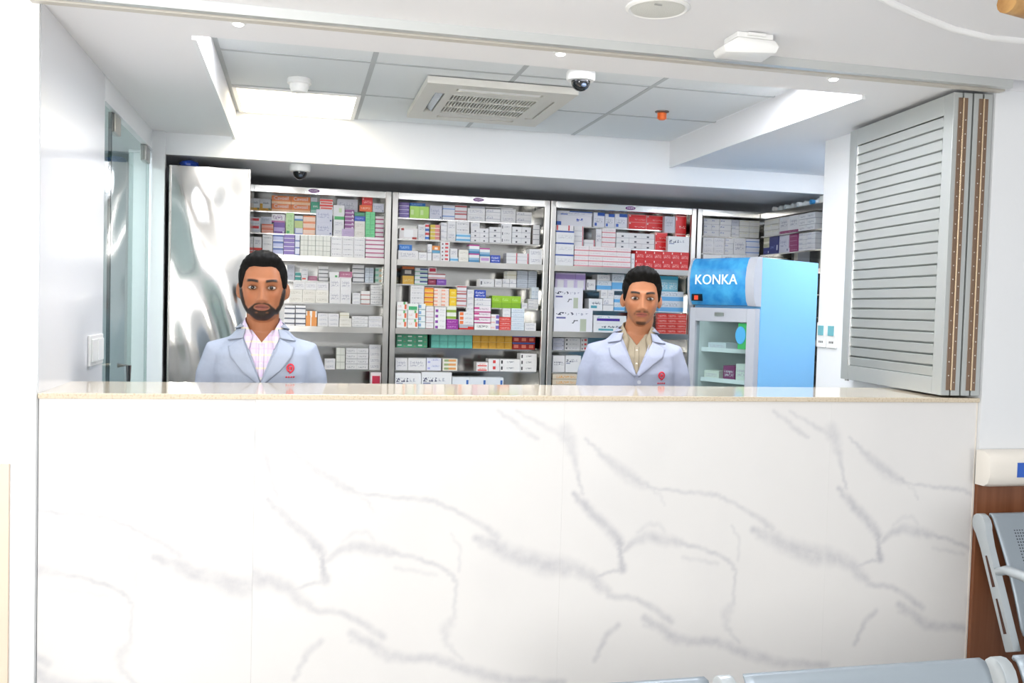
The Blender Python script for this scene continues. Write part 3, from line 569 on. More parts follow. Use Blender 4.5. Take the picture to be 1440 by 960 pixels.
# ------------------------------------------------------------------ medicine boxes
Wt = 'e8e8e9'; Lv = 'd6d8e6'; Tx = '9a9aa4'
STY = {
 'white': (Wt, [(.12,.88,.3,.75,'b9bac4','t')]), 'white_lined': (Wt, [(0,1,.44,.52,'b4b6bf'),(.1,.5,.55,.85,'a7abbd','t')]),
 'white_dash': (Wt, [(.1,.9,.42,.62,'7d7f8c','t')]), 'white_grid': ('e6e8df', [(0,1,.0,.06,'a8ada2'),(.0,.04,0,1,'a8ada2'),(.48,.52,0,1,'c3c8bb')]),
 'white_mark': (Wt, [(.08,.16,.25,.7,'3b3f4c'),(.3,.8,.4,.6,'8a8c99','t')]), 'white_bluemark': (Wt, [(.06,.42,.55,.8,'8290c0','t'),(0,1,0,.06,'bdbec8')]),
 'cream': ('e9e6d8', [(0,1,.45,.53,'c9c193')]), 'creamwhite': ('ebe9e0', [(.1,.9,.3,.7,'cdc9bd','t')]), 'lavender': (Lv, [(.1,.8,.35,.75,'aeb3cb','t'),(.85,.95,.1,.22,'55608a')]),
 'yellowbase': ('e2e4e4', [(0,1,0,.24,'e0a320'),(0,.25,.24,.6,'e3ab2c'),(.3,.85,.6,.75,'5c6a72','t'),(.8,.92,.1,.25,'4e7a4a')]),
 'orangebox': ('d9711c', [(0,1,0,.28,'f0c8a4'),(0,1,.28,.36,'e79a54'),(.15,.85,.08,.2,'e9b184','t')]), 'greywhite': ('c9ccd6', [(.1,.8,.4,.8,'a5aab8','t')]),
 'teal': ('27a884', [(0,1,0,.3,'9fd6c8'),(.2,.8,.5,.72,'d8f0e8','t')]), 'redwhite': ('d63a30', [(0,1,.0,.42,'f1e6e2'),(.1,.85,.6,.8,'f3c6bf','t')]), 'redwhite2': ('e9e2e0', [(0,1,.55,.95,'d8352d'),(.05,.95,.1,.4,'d6432f')]),
 'greenbase': (Wt, [(.1,1,0,.22,'3fae62'),(.5,.75,.5,.8,'c5dcb0')]), 'purplestripe': ('8d4a8c', [(0,1,0,.3,'d9c5dc'),(.75,.9,.3,.6,'e8dcea')]), 'lilac': ('c3afd2', [(.1,.9,.3,.7,'a795bd','t')]),
 'darkgreen': ('3c8c66', [(.1,.9,.3,.7,'6fb894','t')]), 'blue': ('2f55b8', [(.1,.85,.35,.7,'a9bbea','t')]), 'mint': ('7fdc9c', [(.05,.95,.3,.7,'4fb877','t'),(0,1,0,.07,'5cc284')]), 'orange': ('e8642a', [(.1,.85,.35,.65,'f6cdb4','t')]),
 'red': ('d62a2c', [(.15,.9,.25,.6,'f0aaa6','t'),(.06,.16,.72,.92,'f4dcda')]), 'magstripe': ('efe9ec', [(0,1,.12,.4,'a8326c')]), 'redoval': ('e4e5e8', [(.1,.85,.55,.9,'d4242a'),(.1,.9,.1,.35,'b9bac4','t')]),
 'salmon': ('f0a48c', [(0,1,.8,1,'e2603a'),(0,1,.4,.5,'f6d8cc')]), 'purpleprint': (Wt, [(.1,.85,.35,.85,'6b3a80','t'),(0,1,0,.2,'a85590')]), 'purple': ('6a3c98', [(0,1,.2,.55,'a893c8'),(.8,.95,.08,.2,'e8e0f0')]),
 'palegreen': ('bfe3a4', [(.2,.8,.2,.9,'a2d088','t'),(.1,.45,.03,.15,'3fae62')]), 'bluepeak': ('e6eaf2', [(0,1,.0,.25,'2f7ab8'),(0,1,.25,.4,'8db8dc')]), 'lime': ('bfd086', []), 'peach': ('f8d6c0', [(0,1,.78,1,'ee8a54'),(0,1,.0,.14,'f2b088')]),
 'greenspeck': ('d8e4dc', [(0,1,0,1,'2f9464','t')]), 'magentabox': ('e8dce4', [(0,.75,.45,1,'d43a7c'),(0,1,.1,.3,'d85a92','t')]), 'bluestripe': ('b8bfe2', [(0,1,.7,1,'5a72b4'),(0,1,0,.18,'e3e6f4')]), 'violetstripe': ('8a74bd', [(0,1,0,.22,'e6e0f2'),(0,1,.22,.4,'6a48a8')]), 'bluewhite': ('e4e8f4', [(0,1,.0,.2,'7888c0'),(0,.1,0,1,'8c9acb')]),
 'tealbar': ('e6eae9', [(0,1,.1,.85,'219a92')]), 'whitered': (Wt, [(.1,.7,.3,.7,'d85040')]), 'mauve': ('ad6483', [(0,1,0,.12,'e6d0da'),(.15,.85,.4,.65,'d9aebf','t')]), 'blackline': ('ededee', [(0,1,0,.2,'50545e')]), 'greendot': (Wt, [(.6,.85,.05,.4,'3c9c50')]), 'paleblue': ('dfe8f0', [(.1,.9,.3,.7,'b4c6d8','t'),(0,1,0,.08,'9fb2c4')]),
 'mintpeach': ('d9ece2', [(0,.5,.3,.75,'8ed0b4'),(.6,1,.2,.7,'f0d8b4')]), 'redline': ('ecebe9', [(0,1,0,.16,'b0544c')]), 'blackstripe': ('f0f0f2', [(0,1,.28,.58,'565c6c')]), 'orangecone': ('f2efec', [(.0,.4,0,.7,'ea9a4c'),(.1,.34,.7,1,'ea9a4c'),(.5,1,0,.6,'ea9a4c'),(.55,.85,.6,1,'ea9a4c')]), 'greyline': ('e8e8e8', [(.1,.8,.35,.6,'9a9ca4','t'),(0,1,0,.09,'aeb0b4')]),
 'violet': ('7a66ae', [(0,1,0,.2,'d8d2ea'),(.1,.8,.5,.75,'b3a6d6','t')]), 'brightblue': ('1f6fc0', [(.1,.8,.3,.75,'a9cdf0','t')]), 'limegreen': ('b4e26c', [(.1,.4,.3,.7,'d6f0ac')]), 'bluelinebox': ('e2e4ee', [(0,1,.42,.58,'7fa0d8')]), 'redlinebox': ('e4e2e6', [(0,1,.75,.95,'b8585c'),(0,1,.1,.3,'c88a8a')]),
 'redcircle': ('eeeae8', [(.1,.25,.8,1,'b03a34'),(.7,.95,0,.2,'b03a34'),(.25,.75,.2,.85,'fafafa')]), 'redblue': ('e8e8ee', [(0,1,.6,.9,'d8484c'),(0,1,.1,.4,'2f6cc0')]), 'yellowpink': ('d8c048', [(.5,1,0,1,'dc8c84'),(0,1,0,.2,'f0e8dc')]), 'skystripe': ('e4edf4', [(0,1,.15,.65,'6fb8e2')]), 'whitedots': (Wt, [(.4,.58,.2,.5,'50545e'),(0,1,0,.07,'b4b4bc')]),
 'darkedge': (Wt, [(.9,1,0,1,'3c4048'),(0,.06,0,1,'8c8078'),(0,1,0,.1,'9c9ca4')]), 'orangeblue': ('e08a3c', [(0,1,0,.4,'5c9cc0'),(.3,.7,.5,.8,'f4e4d4')]), 'reddots': (Wt, [(.15,.3,.2,.6,'7a4a54'),(.5,.85,.25,.75,'d4464c')]), 'magentablue': ('8fb4d0', [(0,1,.85,1,'b82c8c'),(0,1,.5,.85,'eef0f2'),(0,1,0,.25,'3f86b4')]), 'violetoval': (Wt, [(.1,.9,.3,.75,'c49ad0')]), 'royal': ('2346b4', [(.1,.9,.55,.8,'dfe6f8','t'),(.1,.9,.2,.4,'dfe6f8','t')]), 'rededge': (Wt, [(.88,.97,0,1,'c83c4c'),(0,1,0,.07,'b8b8c0')]),
 'orangeblack': ('2a2622', [(0,1,.72,1,'d86c28'),(.2,.75,.2,.6,'c9c4bc')]), 'yellow': ('dcae3c', [(.1,.9,.3,.6,'f0dc9c','t')]), 'navygreen': ('e2e6ea', [(.4,1,.5,.9,'36508c'),(0,1,0,.2,'8cc4a4')]), 'redlabel': ('eee4e6', [(.15,.9,.25,.85,'c82c4c')]), 'maroon': ('8c1f44', [(.1,.8,.4,.7,'d08ca4','t')]), 'plumpurple': ('7c48ac', [(.1,.8,.4,.7,'c8a8e4','t')]), 'palebluegrey': ('c9d0da', [(.1,.9,.3,.7,'a8b2c0','t'),(0,1,0,.1,'98a4b4')]), 'orangeyellow': ('f2b834', [(0,1,.7,1,'e46c24'),(0,1,.0,.12,'f6e2b0')]), 'peachgrid': ('f6e6dc', [(0,.5,.2,.6,'f0a88c'),(.7,1,.3,.6,'d8d0cc','t')]), 'yellowbright': ('f0c820', [(.2,.8,.4,.7,'f8e68c','t'),(0,1,0,.12,'e8d8a4')]),
 'limebright': ('9ccc2c', [(0,1,0,.45,'86b820'),(.1,.7,.6,.8,'c4e87c','t')]), 'swoosh': ('f0f0ee', [(.62,.8,.7,1,'6ab46c'),(.72,.92,.15,.7,'e46a3c'),(.1,.5,.4,.6,'d8a09c','t'),(0,1,0,.05,'b4b4b0')]), 'greenlabel': ('eaf0ea', [(.1,.9,.05,.6,'3fae70')]), 'tealwhite': ('e8eeee', [(.0,.35,.3,.8,'7ca8d4'),(0,1,.0,.12,'88b0b4')]), 'navylabel': ('eceaec', [(0,1,.0,.1,'c49a9c'),(.1,.8,.4,.6,'c8c4cc','t')]), 'purplefigure': ('eeeeee', [(.08,.32,.05,.55,'8a3fa4'),(.5,.9,.3,.6,'c4c4c8','t')]), 'olivestripe': ('e8ece0', [(0,1,.05,.45,'8cac3c')]), 'purplebox': ('9a2f9c', [(.1,.8,.35,.6,'dca4dc','t'),(0,1,.95,1,'c87cc8')]), 'orangesquares': (Wt, [(.05,.3,.1,.85,'ee7a3c'),(.4,.9,.3,.6,'a8a8b0','t')]), 'greyred': ('b8bcc4', [(0,1,0,.3,'cc2a24'),(.6,1,.3,.6,'cc2a24')]), 'maglines': ('f0e6ec', [(0,1,0,.2,'b4287c'),(0,.3,.6,.95,'cc3c8c'),(.3,.9,.5,.8,'a8a0a8','t')]), 'blacktext': ('f2f2f0', [(.15,.85,.35,.7,'44464c','t')]),
 'bluepurple': ('f0eeee', [(.6,1,.2,.85,'7c68b4'),(0,.5,.3,.6,'ecc8c4')]), 'coral': ('d8443c', [(.1,.9,.35,.65,'f4c8c0','t'),(0,1,0,.1,'e89c94')]), 'greendash': ('4fae84', [(.1,.5,.4,.7,'e6f2ea'),(.7,.9,.2,.5,'8c9c84')]), 'tealbox': ('6cc8b8', [(.0,.04,0,1,'4a9c8e'),(0,1,0,.05,'4a9c8e'),(.2,.9,.2,.9,'80d2c4','t')]), 'mustard': ('d8a028', [(0,.05,0,1,'b07f18'),(0,1,0,.05,'f0d890'),(.2,.9,.2,.9,'e2b248','t')]), 'redbluered': ('b02a22', [(0,1,.78,1,'3868b4'),(.2,.8,.2,.65,'e4846c')]), 'redbrown': ('96261e', [(.1,.9,.4,.7,'b8473c','t')]), 'violetprint': ('e2e4f0', [(.35,.9,.6,.85,'8c98cc','t'),(.08,.25,.2,.5,'a4a8e0')]), 'greenorange': ('ece8dc', [(.1,.4,.25,.8,'98ac78'),(.4,.9,.25,.8,'e0a060')]), 'redprint': ('f0ecec', [(.1,.9,.1,.35,'dc3c34'),(.2,.8,.4,.75,'e8906c','t')]), 'reddot': ('f0eeee', [(.4,.65,.3,.8,'d03c3c')]), 'blacksquare': ('f1f0ee', [(.06,.14,.25,.8,'24262a'),(.35,.7,.4,.65,'787880','t')]), 'bluecorner': ('e6ecf2', [(.82,.95,.6,.85,'3c6cb4'),(.2,.8,.2,.6,'b4d0e4','t')]), 'carton': ('eceef0', [(.05,.5,.6,.78,'5a5f78','t'),(.5,.8,.62,.76,'b4b8c4','t'),(.05,.3,.5,.56,'8088a8')]), 'cartonpen': ('eaebf2', [(.04,.5,.7,.82,'3c3f58','t'),(.5,.9,.7,.8,'b4b6c8','t'),(.68,.84,.02,.55,'b9c2ae'),(.06,.3,.55,.62,'5f62a0'),(.45,.62,.35,.5,'70747c','t')]),
 'bluetop': ('e4e7f0', [(.35,1,.78,1,'2f60c0'),(.1,.3,.1,.3,'2f60c0'),(.1,.8,.3,.6,'b8bccc','t')]), 'bluetext': ('e8e9f0', [(.55,.75,.45,.75,'2f55b8','t'),(0,.12,.05,.4,'2f60c0')]), 'redtabs': ('ece8ea', [(.02,.1,0,1,'cc3038'),(.7,.78,0,1,'cc3038')]), 'blueband': ('e9eaec', [(0,1,.84,.97,'2c50a4'),(.1,.9,.3,.6,'d2d3d8','t')]), 'pinkline': ('efe9ea', [(0,1,.04,.24,'e08a94'),(.1,.9,.5,.75,'d8ccd0','t')]), 'aqua': ('8fcfe2', [(0,1,.78,1,'4cb4d4'),(.1,.9,.2,.6,'e2eef2','t'),(0,1,0,.12,'4cb4d4')]), 'skyband': ('dce4ec', [(0,1,.1,.5,'6cb4e8'),(.1,.8,.6,.9,'b4c0cc','t')]), 'purplepen': ('e6eaee', [(.1,.8,.3,.62,'4a2f9c'),(.1,.5,.7,.85,'6cb4c4','t')]), 'tealtext': ('e9ebee', [(.15,.6,.2,.42,'58a8b8'),(.2,.9,.5,.75,'707888','t')]), 'packets': ('d9cdb8', [(.15,.9,.3,.7,'e0a048','t'),(0,1,0,.2,'b8ac98')]), 'plum': ('96386e', [(.0,.06,0,1,'c88cae'),(.1,.9,.4,.6,'d8a8c4','t')]), 'navy': ('232c78', [(.1,.6,.3,.5,'5c68b0','t'),(.8,.92,.2,.5,'d8dcf0')]), 'olivewhite': ('c9c6a8', [(0,1,.4,.6,'ece8d4'),(.2,.8,.1,.3,'989468','t')]), 'yellowline': ('e6e5e0', [(.05,.95,.7,.86,'d6d29a','t'),(0,1,0,.06,'b4b0a4')]), 'palered': ('f0e4de', [(.1,.4,.2,.8,'e8b4a4'),(.6,.65,0,1,'c04848')]), 'lilacbox': ('cfc4e2', [(0,1,.62,.9,'a890cc'),(.2,.85,.1,.55,'e4e4e8')]), 'green': ('3c9c68', []), 'redcarton': ('e01f22', [(.04,.96,.92,.97,'f2b8b4'),(.35,.95,.25,.4,'f4c4c0','t'),(.05,.13,.7,.88,'f4dcda'),(.0,.02,0,1,'f2c4c0')]),
}
STY = {k: v for k, v in STY.items()}
RN = {1: 'rack behind bearded man', 2: 'rack between the men', 3: 'rack behind goateed man', 4: 'corner rack', 5: 'side rack'}
TN = ['top tier', 'second tier', 'third tier', 'fourth tier', 'fifth tier', 'sixth tier', 'seventh tier', 'eighth tier', 'lowest visible tier']
ZOOM = {'A': (340, 250, 6.4), 'B': (400, 365, 9), 'b': (340, 360, 5.333), 'C': (550, 260, 6.261), 'D': (550, 365, 5.335), 'E': (770, 275, 6.545), 'F': (770, 370, 5.332), 'G': (970, 300, 7.579)}
# zoom, rack, tier, [(x0, y0, x1, y1, columns, rows, print, description)]
BOXES = [
('A', 1, 1, [(62,185,262,310,2,1,'yellowbase','white box with yellow wave'), (268,105,618,312,2,2,'orangebox','big orange and white carton'), (622,215,700,322,1,1,'teal','teal green box'), (622,130,680,215,1,1,'greywhite','grey box atop the teal box'), (860,150,1045,330,1,1,'greywhite','large pale grey box')]),
('A', 1, 2, [(70,355,170,500,1,2,'redoval','white box with red oval'), (178,415,283,500,1,2,'salmon','flat salmon box'), (170,350,270,415,1,1,'greywhite','plain grey-white box over salmon boxes'), (288,400,388,500,1,1,'purple','purple box'), (268,325,388,400,1,1,'purpleprint','white box with purple print'), (397,310,470,505,1,1,'palegreen','upright pale green box'), (475,450,550,505,1,1,'bluewhite','small white and blue box'), (475,385,550,450,1,1,'lime','lime green box'), (475,340,550,385,1,1,'bluepeak','small box with blue peak'), (552,340,662,510,1,3,'peach','white and peach box'), (668,285,815,515,1,2,'lavender','large lavender-white box'), (703,190,820,285,1,2,'redwhite2','flat red and white box'), (825,375,920,522,1,2,'white','white box under green-based box'), (825,245,925,375,1,1,'greenbase','white box with green base'), (900,460,1012,525,1,1,'lilac','pale lilac box'), (928,285,1012,460,1,5,'purplestripe','flat purple and white box'), (1014,388,1110,525,1,2,'creamwhite','cream box'), (1014,345,1112,388,1,1,'blue','flat royal blue box'), (1014,310,1110,345,1,1,'darkgreen','flat dark green box'), (1114,305,1200,525,2,5,'mint','small mint green box'), (1060,245,1175,305,1,1,'orange','flat orange box'), (1082,180,1178,245,1,1,'red','red box atop orange box'), (1203,345,1305,528,1,5,'magstripe','flat white box with magenta stripe'), (1180,230,1310,345,1,1,'lavender','pale lavender box over magenta-striped boxes')]),
('A', 1, 3, [(55,590,103,690,1,1,'magentabox','magenta and white box'), (55,512,102,590,1,1,'greenspeck','green speckled box'), (106,625,182,690,1,1,'redwhite2','flat white and pink box'), (106,530,180,625,1,1,'white','white box at left end'), (186,512,277,690,1,3,'white_dash','white box with grey dashes'), (280,510,375,690,1,3,'bluestripe','blue and violet box'), (377,510,475,690,1,5,'violetstripe','flat purple-striped box'), (477,510,522,690,1,3,'bluewhite','small blue-edged box'), (526,520,798,695,4,4,'white_grid','small cream grid-printed box'), (802,535,1110,712,3,4,'white_dash','flat white box with dashed print'), (1115,535,1305,722,1,5,'magstripe','wide flat box with magenta stripe')]),
('B', 1, 4, [(30,60,130,262,1,2,'greywhite','grey-white box'), (135,155,207,264,1,2,'tealbar','small teal box'), (215,215,295,264,1,1,'whitered','small white box with red print'), (215,105,300,212,1,2,'white_dash','small white printed box'), (300,205,415,264,1,1,'mauve','flat mauve box'), (435,85,555,264,1,4,'blackline','flat white box with dark edge'), (865,65,1010,272,1,4,'blackline','pale flat box with black lines'), (1020,100,1130,272,2,3,'paleblue','small pale blue box'), (1150,100,1285,276,1,3,'mintpeach','mint and peach box')]),
('B', 1, 5, [(60,380,560,542,3,2,'creamwhite','long cream-white box'), (110,285,560,380,3,1,'white','blank white box'), (570,228,845,545,2,2,'white','tall plain white carton'), (565,155,690,228,1,1,'greendot','white box with green dot'), (695,150,860,224,1,1,'mauve','dusky pink box on white cartons'), (858,420,962,555,1,3,'white','flat white box'), (967,395,1085,556,1,3,'redline','flat white box with red line'), (1090,320,1285,560,1,4,'greyline','long flat white box at right end')]),
('B', 1, 6, [(0,580,132,824,1,4,'blackstripe','white box with dark stripe by shoulder'), (140,580,268,824,1,4,'blackstripe','white box with dark stripe'), (272,650,412,830,1,1,'orangecone','white box with orange cones'), (420,680,690,842,2,3,'white','low white box'), (695,740,850,845,1,2,'creamwhite','cream-white flat box'), (700,670,822,740,1,1,'cream','cream box with yellow line'), (852,715,1060,846,1,3,'greyline','flat box with grey lines'), (1065,715,1280,848,1,3,'white','wide flat white box')]),
('b', 1, 8, [(622,770,702,852,1,2,'white','small white box'), (706,690,775,853,1,3,'white_grid','white grid-lined box'), (780,690,950,856,2,4,'greyline','small grey-lined box'), (955,665,1075,860,1,4,'white','white box at right end')]),
('b', 1, 9, [(965,872,1068,1040,1,1,'redlabel','white box with red label')]),
('C', 2, 1, [(70,125,160,290,1,4,'violet','flat violet box'), (165,187,335,294,2,1,'limegreen','bright lime green box'), (165,120,305,187,1,1,'brightblue','flat bright blue box'), (340,180,450,297,1,1,'lavender','white lilac-tinted box'), (455,178,562,302,1,2,'bluelinebox','white box with blue line'), (564,178,668,306,1,2,'redlinebox','white box with red lines'), (672,205,828,312,1,2,'white','wide white box'), (695,160,828,205,1,1,'greywhite','flat white box atop wide boxes'), (832,210,965,316,1,2,'white_lined','white lined box'), (832,150,1075,210,1,1,'white','long white box on lined boxes'), (968,210,1100,321,1,2,'white','white carton'), (1104,238,1240,328,1,2,'white_lined','white lined box at right end')]),
('C', 2, 2, [(72,380,236,472,1,1,'redcircle','white box with red corner marks'), (238,350,300,474,1,2,'white','narrow white box'), (303,340,336,475,1,2,'redblue','narrow red and blue box'), (345,350,430,477,1,4,'yellowpink','flat yellow and pink box'), (438,330,494,479,1,3,'white_lined','narrow lined white box'), (496,320,570,482,1,2,'white','plain white upright box'), (573,425,700,484,1,2,'skystripe','flat white and sky-blue box'), (573,320,690,425,1,2,'white_dash','white dash-printed box over blue ones'), (702,380,862,489,2,3,'whitedots','small white box with dark dot'), (702,330,782,380,1,1,'white','single white box on dotted boxes'), (865,370,968,493,1,3,'whitedots','white dotted box'), (970,340,1063,498,1,3,'white_mark','white box with dark mark'), (1066,370,1230,504,2,3,'whitedots','dotted white box near right end'), (1245,350,1342,508,1,4,'darkedge','dark-edged white box')]),
('C', 2, 3, [(62,577,240,654,1,1,'white','long white box'), (70,525,185,577,1,1,'brightblue','flat blue box'), (242,592,318,657,1,1,'white','low white box'), (320,520,360,660,1,1,'white_lined','narrow upright white box'), (364,600,432,662,1,1,'white','white box below orange box'), (362,535,432,600,1,1,'orangeblue','orange and blue box'), (435,500,516,667,1,5,'reddots','flat white box with red dots'), (520,635,592,670,1,1,'skystripe','flat sky-blue box'), (520,560,585,635,1,1,'white','white box on sky-blue box'), (595,570,682,674,1,2,'creamwhite','cream-white box'), (686,525,778,677,1,2,'magentablue','blue box with magenta top'), (782,628,872,682,1,1,'violetoval','white box with violet oval'), (782,555,872,628,1,1,'magentablue','single blue box with magenta top'), (876,618,962,686,1,1,'royal','royal blue box'), (1015,600,1213,694,2,3,'rededge','flat white box with red edge'), (1217,565,1345,700,1,2,'white','white box at right end')]),
('D', 2, 4, [(85,120,172,186,1,1,'yellow','yellow box'), (85,50,175,120,1,1,'orangeblack','orange and black box'), (178,62,275,187,1,4,'navygreen','flat navy and green box'), (278,147,338,188,1,1,'maroon','maroon box'), (342,147,415,189,1,1,'plumpurple','purple box'), (278,102,408,146,1,1,'redlinebox','long white box on purple box'), (278,58,342,102,1,1,'redlabel','small red-labelled box'), (665,145,775,196,1,1,'white_mark','white box with dark mark'), (780,145,833,197,1,1,'white','small white box'), (836,145,940,198,2,1,'white_lined','small lined white box'), (872,85,942,145,1,1,'cream','cream box'), (946,82,1026,200,1,4,'palebluegrey','flat pale blue box'), (1029,86,1112,201,1,4,'palebluegrey','flat pale grey-blue box at right')]),
('D', 2, 5, [(145,195,248,340,1,4,'white_dash','white printed box'), (251,210,318,342,1,4,'orangeyellow','orange and yellow box'), (321,215,435,344,2,5,'peachgrid','small peach-marked box'), (438,220,492,345,1,2,'yellowbright','bright yellow box'), (494,195,566,347,1,3,'redlinebox','white box with red lines'), (570,225,622,348,1,3,'white','small white box'), (628,288,750,352,1,2,'white_lined','lined white box'), (626,227,712,288,1,1,'royal','deep blue box'), (758,272,975,354,3,1,'limebright','bright lime green carton'), (980,325,1024,358,1,1,'white','tiny white box'), (1028,297,1125,362,1,3,'white_lined','flat lined white box'), (1055,207,1132,297,2,1,'paleblue','pale blue upright box')]),
('D', 2, 6, [(42,315,122,508,1,3,'swoosh','white box with green-orange swoosh'), (125,380,205,509,1,2,'swoosh','white swoosh box under green-labelled box'), (125,330,205,380,1,1,'greenlabel','green-labelled box'), (208,330,258,510,1,4,'tealwhite','flat teal and white box'), (261,350,320,511,1,4,'navylabel','flat pale box with pink line'), (325,355,412,512,1,4,'purplefigure','white box with purple figure'), (416,447,505,515,1,2,'purplebox','vivid purple box'), (418,350,490,447,1,2,'olivestripe','white box with olive stripe'), (510,487,620,519,1,1,'greyred','flat grey and red box'), (510,390,620,487,1,3,'orangesquares','white box with orange squares'), (565,352,620,390,2,1,'white','small white box on orange-marked boxes'), (625,478,748,520,1,1,'blacktext','white box with black type'), (625,355,748,478,1,3,'maglines','white box with magenta lines'), (750,410,811,521,1,3,'bluepurple','white box with purple circle'), (813,430,900,524,1,3,'coral','coral red box'), (838,365,898,430,1,2,'white','white box on coral boxes'), (902,365,1000,526,1,5,'paleblue','flat pale blue box'), (1002,475,1088,529,1,2,'white','flat white box at right end')]),
('D', 2, 7, [(40,560,272,660,3,3,'greendash','small green dashed box'), (300,565,610,665,5,2,'tealbox','small teal green box'), (612,570,908,671,5,2,'mustard','small mustard yellow box'), (912,570,1132,675,3,2,'redbluered','red box with blue band')]),
('D', 2, 8, [(32,738,124,831,1,1,'white','plain white box at left end'), (126,738,262,832,1,1,'white','wide plain white box'), (265,738,376,833,1,2,'violetprint','white box with violet print'), (386,742,498,834,1,3,'greenorange','cream box with green-orange bars'), (640,770,728,836,1,2,'redprint','white box with red print'), (731,745,814,837,1,2,'reddot','white box with red dot'), (816,747,968,838,1,2,'blacksquare','long white box with black square'), (970,705,1116,840,1,3,'blacksquare','white box with black square at right')]),
('D', 2, 9, [(28,850,225,1015,1,1,'carton','large white carton with dark type'), (228,846,455,1015,1,1,'carton','widest white carton with dark type'), (458,882,842,1015,3,1,'bluecorner','white box with blue corner mark')]),
('E', 3, 1, [(88,182,408,280,1,1,'bluetext','long white box with blue type'), (88,97,415,182,1,1,'bluetop','long white box with blue corner'), (425,110,528,287,1,1,'bluetop','upright white box with blue top'), (531,168,618,292,1,1,'bluetop','white box with blue corner'), (621,168,735,298,1,1,'bluetop','wider white box with blue corner'), (745,137,1072,304,2,2,'redcarton','large bright red carton')]),
('E', 3, 2, [(243,280,332,462,1,4,'rededge','flat white box with red edge'), (337,405,440,464,1,2,'rededge','low white box with red edge'), (445,305,498,468,1,1,'white','upright white box'), (502,300,628,472,1,4,'pinkline','white box with pink line'), (634,345,985,487,3,3,'whitedots','white box with dark marks'), (990,338,1104,492,1,2,'redcarton','red carton beside dark-marked boxes'), (1178,182,1328,372,1,2,'redcarton','tall red carton at right end'), (1078,190,1174,332,1,1,'greywhite','grey-white upright box before red cartons')]),
('E', 3, 3, [(75,320,243,642,1,3,'blueband','big white box with blue band'), (82,272,240,320,1,1,'redtabs','white box with two red tabs'), (248,470,768,654,4,4,'pinkline','long white box with pink line'), (772,532,803,660,1,1,'white','narrow white box'), (808,515,1345,674,6,2,'red','small crimson box'), (1108,376,1325,530,1,1,'carton','white carton over crimson boxes')]),
('F', 3, 4, [(58,72,285,178,3,1,'lilacbox','lilac and white box'), (295,122,360,188,1,1,'white_mark','small white box with dark mark'), (373,130,480,192,1,1,'skyband','white and blue box'), (373,85,470,130,1,1,'white','bright white box'), (484,82,575,196,1,1,'skyband','upright pale blue box'), (835,97,980,207,2,1,'aqua','aqua blue box')]),
('F', 3, 5, [(48,182,265,335,1,1,'cartonpen','large white carton with pen picture'), (310,265,413,344,1,1,'tealtext','white box with teal type'), (416,264,495,346,1,1,'white_lined','white lined box'), (402,202,500,264,2,1,'white','white box atop teal-lettered box'), (500,240,580,350,1,2,'skyband','white box with sky band by his ear'), (832,212,1030,364,1,2,'skyband','wide white box with sky-blue band')]),
('F', 3, 6, [(48,337,338,507,1,1,'cartonpen','largest white carton with pen picture'), (345,452,592,514,1,1,'tealtext','white box with teal stripe'), (345,392,592,452,1,1,'purplepen','white box with slanted purple stripe'), (826,378,1056,524,3,4,'coral','small bright red box')]),
('F', 3, 7, [(40,560,126,650,1,3,'lavender','flat lavender box'), (130,560,246,652,1,3,'white_mark','flat lavender-white box with dot'), (250,560,302,653,1,3,'reddots','flat pink-marked box by his sleeve')]),
('F', 3, 8, [(38,692,130,816,1,1,'white_dash','white printed box'), (135,692,252,819,1,1,'carton','wider white printed box')]),
('F', 3, 9, [(36,832,232,985,1,4,'packets','flat beige and orange packet')]),
('G', 4, 1, [(150,40,318,250,2,3,'white_bluemark','white box with blue type'), (322,50,444,252,1,3,'white_bluemark','pale box with blue mark'), (446,135,528,254,1,2,'white_lined','small lined white box'), (446,50,528,135,1,1,'greywhite','grey box'), (532,75,742,256,2,3,'yellowline','white box with yellowish line')]),
('G', 4, 2, [(142,258,372,425,2,3,'white','plain white box'), (376,266,468,428,1,3,'white_bluemark','narrow white box with blue mark'), (472,262,598,430,1,1,'white','large plain white box'), (602,270,745,438,1,3,'bluelinebox','white box with blue line')]),
('G', 4, 3, [(142,440,340,600,1,3,'blackline','white box with black edge'), (345,442,600,600,2,2,'tealtext','white box with green type'), (604,445,742,600,1,1,'white','white box beside green-lettered ones')]),
('G', 5, 1, [(770,80,942,252,2,3,'yellowline','white box with yellow line'), (952,180,1150,245,1,1,'plum','long plum box'), (952,80,1150,180,2,1,'white','white box over plum box'), (1156,60,1234,240,1,3,'greyline','flat grey-lined box'), (1240,50,1330,240,1,3,'greyline','flat grey-lined box at near end')]),
('G', 5, 2, [(768,366,843,440,1,1,'navy','low navy box'), (772,276,842,366,1,1,'olivewhite','olive and white box'), (846,258,944,438,1,1,'navy','tall navy box'), (952,256,1050,434,1,1,'lavender','pale lavender box'), (1055,250,1150,430,1,4,'plum','flat plum box'), (1156,250,1234,428,1,4,'white_lined','flat lined white box'), (1240,250,1330,426,1,4,'white_lined','flat lined white box at near end')]),
]
NBOX = [0]; TZ0 = TZ
